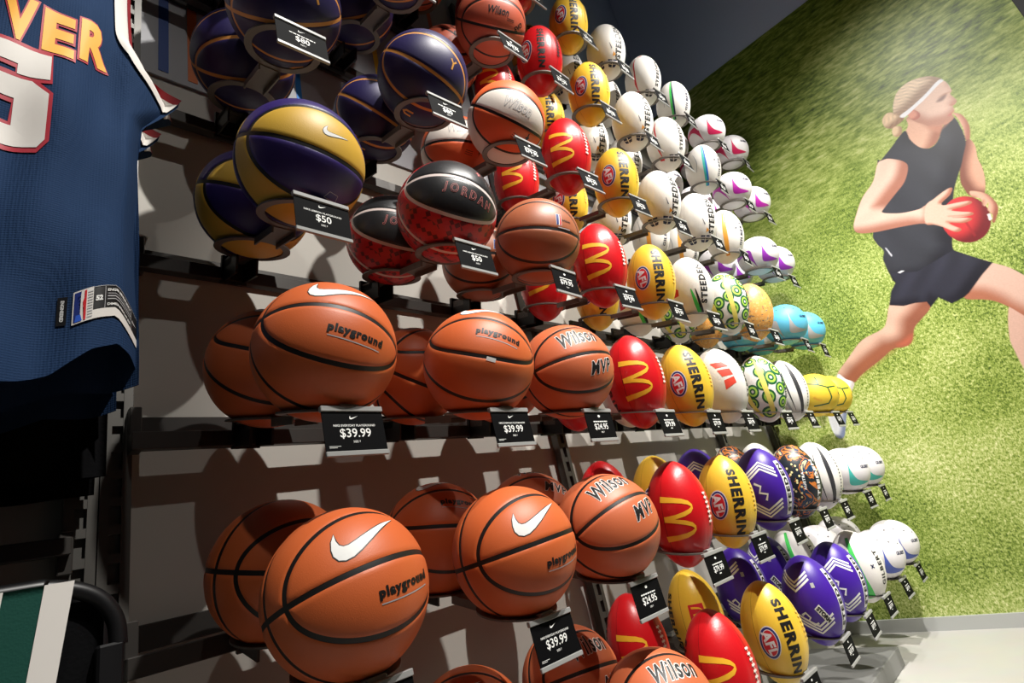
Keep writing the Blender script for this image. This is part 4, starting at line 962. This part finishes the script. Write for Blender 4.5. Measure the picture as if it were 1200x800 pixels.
LB('label_lines', join(rc(.1415, .1422, -.012, .024), rc(.145, .182, .002, .0035), rc(.145, .182, .0065, .0085), rc(.145, .182, .0115, .0125), rc(.1825, .1832, -.012, .024), rc(.104, .197, .0252, .026)), m_grey, .0026)
LB('label_swoosh', tf(SWOOSH, 0, (.009, .011), (.1895, .006)), m_white, .0026)
JD.append(J_('side_label', rc(.087, .098, .43 + EYE, .476 + EYE), m_ink, .0018)); JD.append(J_('side_text', tf(text2d('ENGINEERED', bold=.03, width=.034, height=.004), -90, (1, 1), (.0925, .453 + EYE)), m_white, .0026))
jersey((0, 0, 0), 'navy jersey with gold lettering and white number, foremost on the rail')
jersey((-.012, .1, -.012), 'navy jersey with white armhole trim hanging directly behind the lettered one', False)

def drape(name, x0, x1, z0, z1, y, m, amp=.008, fr=40, ph=0.0, flare=0.0, n=40):
    V = []; F = []
    for side in (0, 1):
        for r in range(n + 1):
            for k in range(n + 1):
                s, t = k/n, r/n
                z = z1 + (z0 - z1)*t; xx = x0 + (x1 - x0)*s + flare*t*(s - .2)
                yy = y + amp*math.sin(fr*xx + ph + 3*t)*(.4 + .6*t) + (.03*(1 - (2*s - 1)**8)*(.4 + .6*t) if side else 0)
                V.append((xx, yy, z))
    m1 = (n + 1)**2
    for side in (0, 1):
        for r in range(n):
            for k in range(n): a = side*m1 + r*(n+1) + k; F.append((a, a+1, a+n+2, a+n+1) if side == 0 else (a, a+n+1, a+n+2, a+1))
    for r in range(n):
        for k in (0, n): a = r*(n+1) + k; F.append((a, a+n+1, m1+a+n+1, m1+a))
    for k in range(n): F.append((k, k+1, m1+k+1, m1+k))
    me = mesh(name, V, F); me.polygons.foreach_set('use_smooth', [True]*len(F)); return me
m_bcloth = mat('black_cloth', (9, 9, 11), 0.9, bump=('n', 200, .4), spec=0.1)
for k, (y, x1, zb) in enumerate(((1.155, .185, .245), (1.2, .178, .225))):
    o = link('black_shorts', drape('black_shorts', -.32, x1, EYE + zb, EYE + .62, y, m_bcloth, .01, 45, k*1.7), None, m_bcloth)
    tag(o, 'black hanging garment under the navy jerseys, ' + ('nearer', 'farther')[k] + ' of two from the rail end', 'garment', 'black garments under the jerseys')
gs = empty('green_shorts', (0, .95, EYE + .07)); tag(gs, 'dark green shorts with white side stripes on the lower rail', 'shorts')
m_gcloth = mat('dark_green_cloth', (24, 72, 62), 0.8, bump=('v', 330, .12), spec=.2)
body = link('shorts_body', drape('shorts_body', -.30, .124, -.42, 0, 0, m_gcloth, .006, 36, .4, -.06), gs, m_gcloth)
def short_stripe(s0, s1):
    V = []; F = []; n = 40
    for r in range(n + 1):
        for s in (s0, s1):
            t = r/n; z = -.42*t; xx = -.30 + .424*s - .06*t*(s - .2); yy = .006*math.sin(36*xx + .4 + 3*t)*(.4 + .6*t) - .002
            V.append((xx, yy, z))
    for r in range(n): F.append((2*r, 2*r+1, 2*r+3, 2*r+2))
    me = mesh('side_stripe', V, F); me.polygons.foreach_set('use_smooth', [True]*n); return me
link('side_stripe', short_stripe(.93, 1.0), gs, m_trimw); link('side_stripe', short_stripe(.74, .84), gs, m_trimw)
for k in range(4):
    y = .985 + k*.05; dx = -.012*k
    hgr = empty('clip_hanger', (0, y, EYE + .07)); tag(hgr, 'black plastic clip hanger, %s behind the green shorts' % ORD[k + 1], 'hanger', 'black clip hangers')
    pts = [(-.25 + dx, 0, .0), (.06 + dx, 0, .0), (.10 + dx, 0, -.002), (.135 + dx, 0, -.012), (.16 + dx, 0, -.03), (.176 + dx, 0, -.058), (.18 + dx, 0, -.09)]
    link('hanger_bar', tube('hanger_bar', catmull(pts, 5, closed=False), .011, 14), hgr, m_black, True)
    link('clip', boxes('clip', [(.155 + dx, .185 + dx, -.012, .012, -.17, -.085)], bev=.003), hgr, m_black)
    sh = link('black_shorts', drape('black_shorts', -.30, .165 + dx, EYE - .40, EYE + .045, y + .012, m_bcloth, .005, 38, k), None, m_bcloth)
    tag(sh, 'black shorts on clip hangers, %s pair behind the green shorts' % ORD[k + 1], 'shorts', 'black shorts on the lower rail')
for z, lab_ in ((EYE + 1.30, 'upper hanging rail above the navy jerseys'), (EYE + .115, 'lower hanging rail above the green shorts')):
    rd = link('hanging_rail', tube('hanging_rail', [(-.07, .88, z), (-.07, WALL_Y - .005, z)], .011, 12), None, m_rail)
    tag(rd, 'dark steel ' + lab_, 'rail')
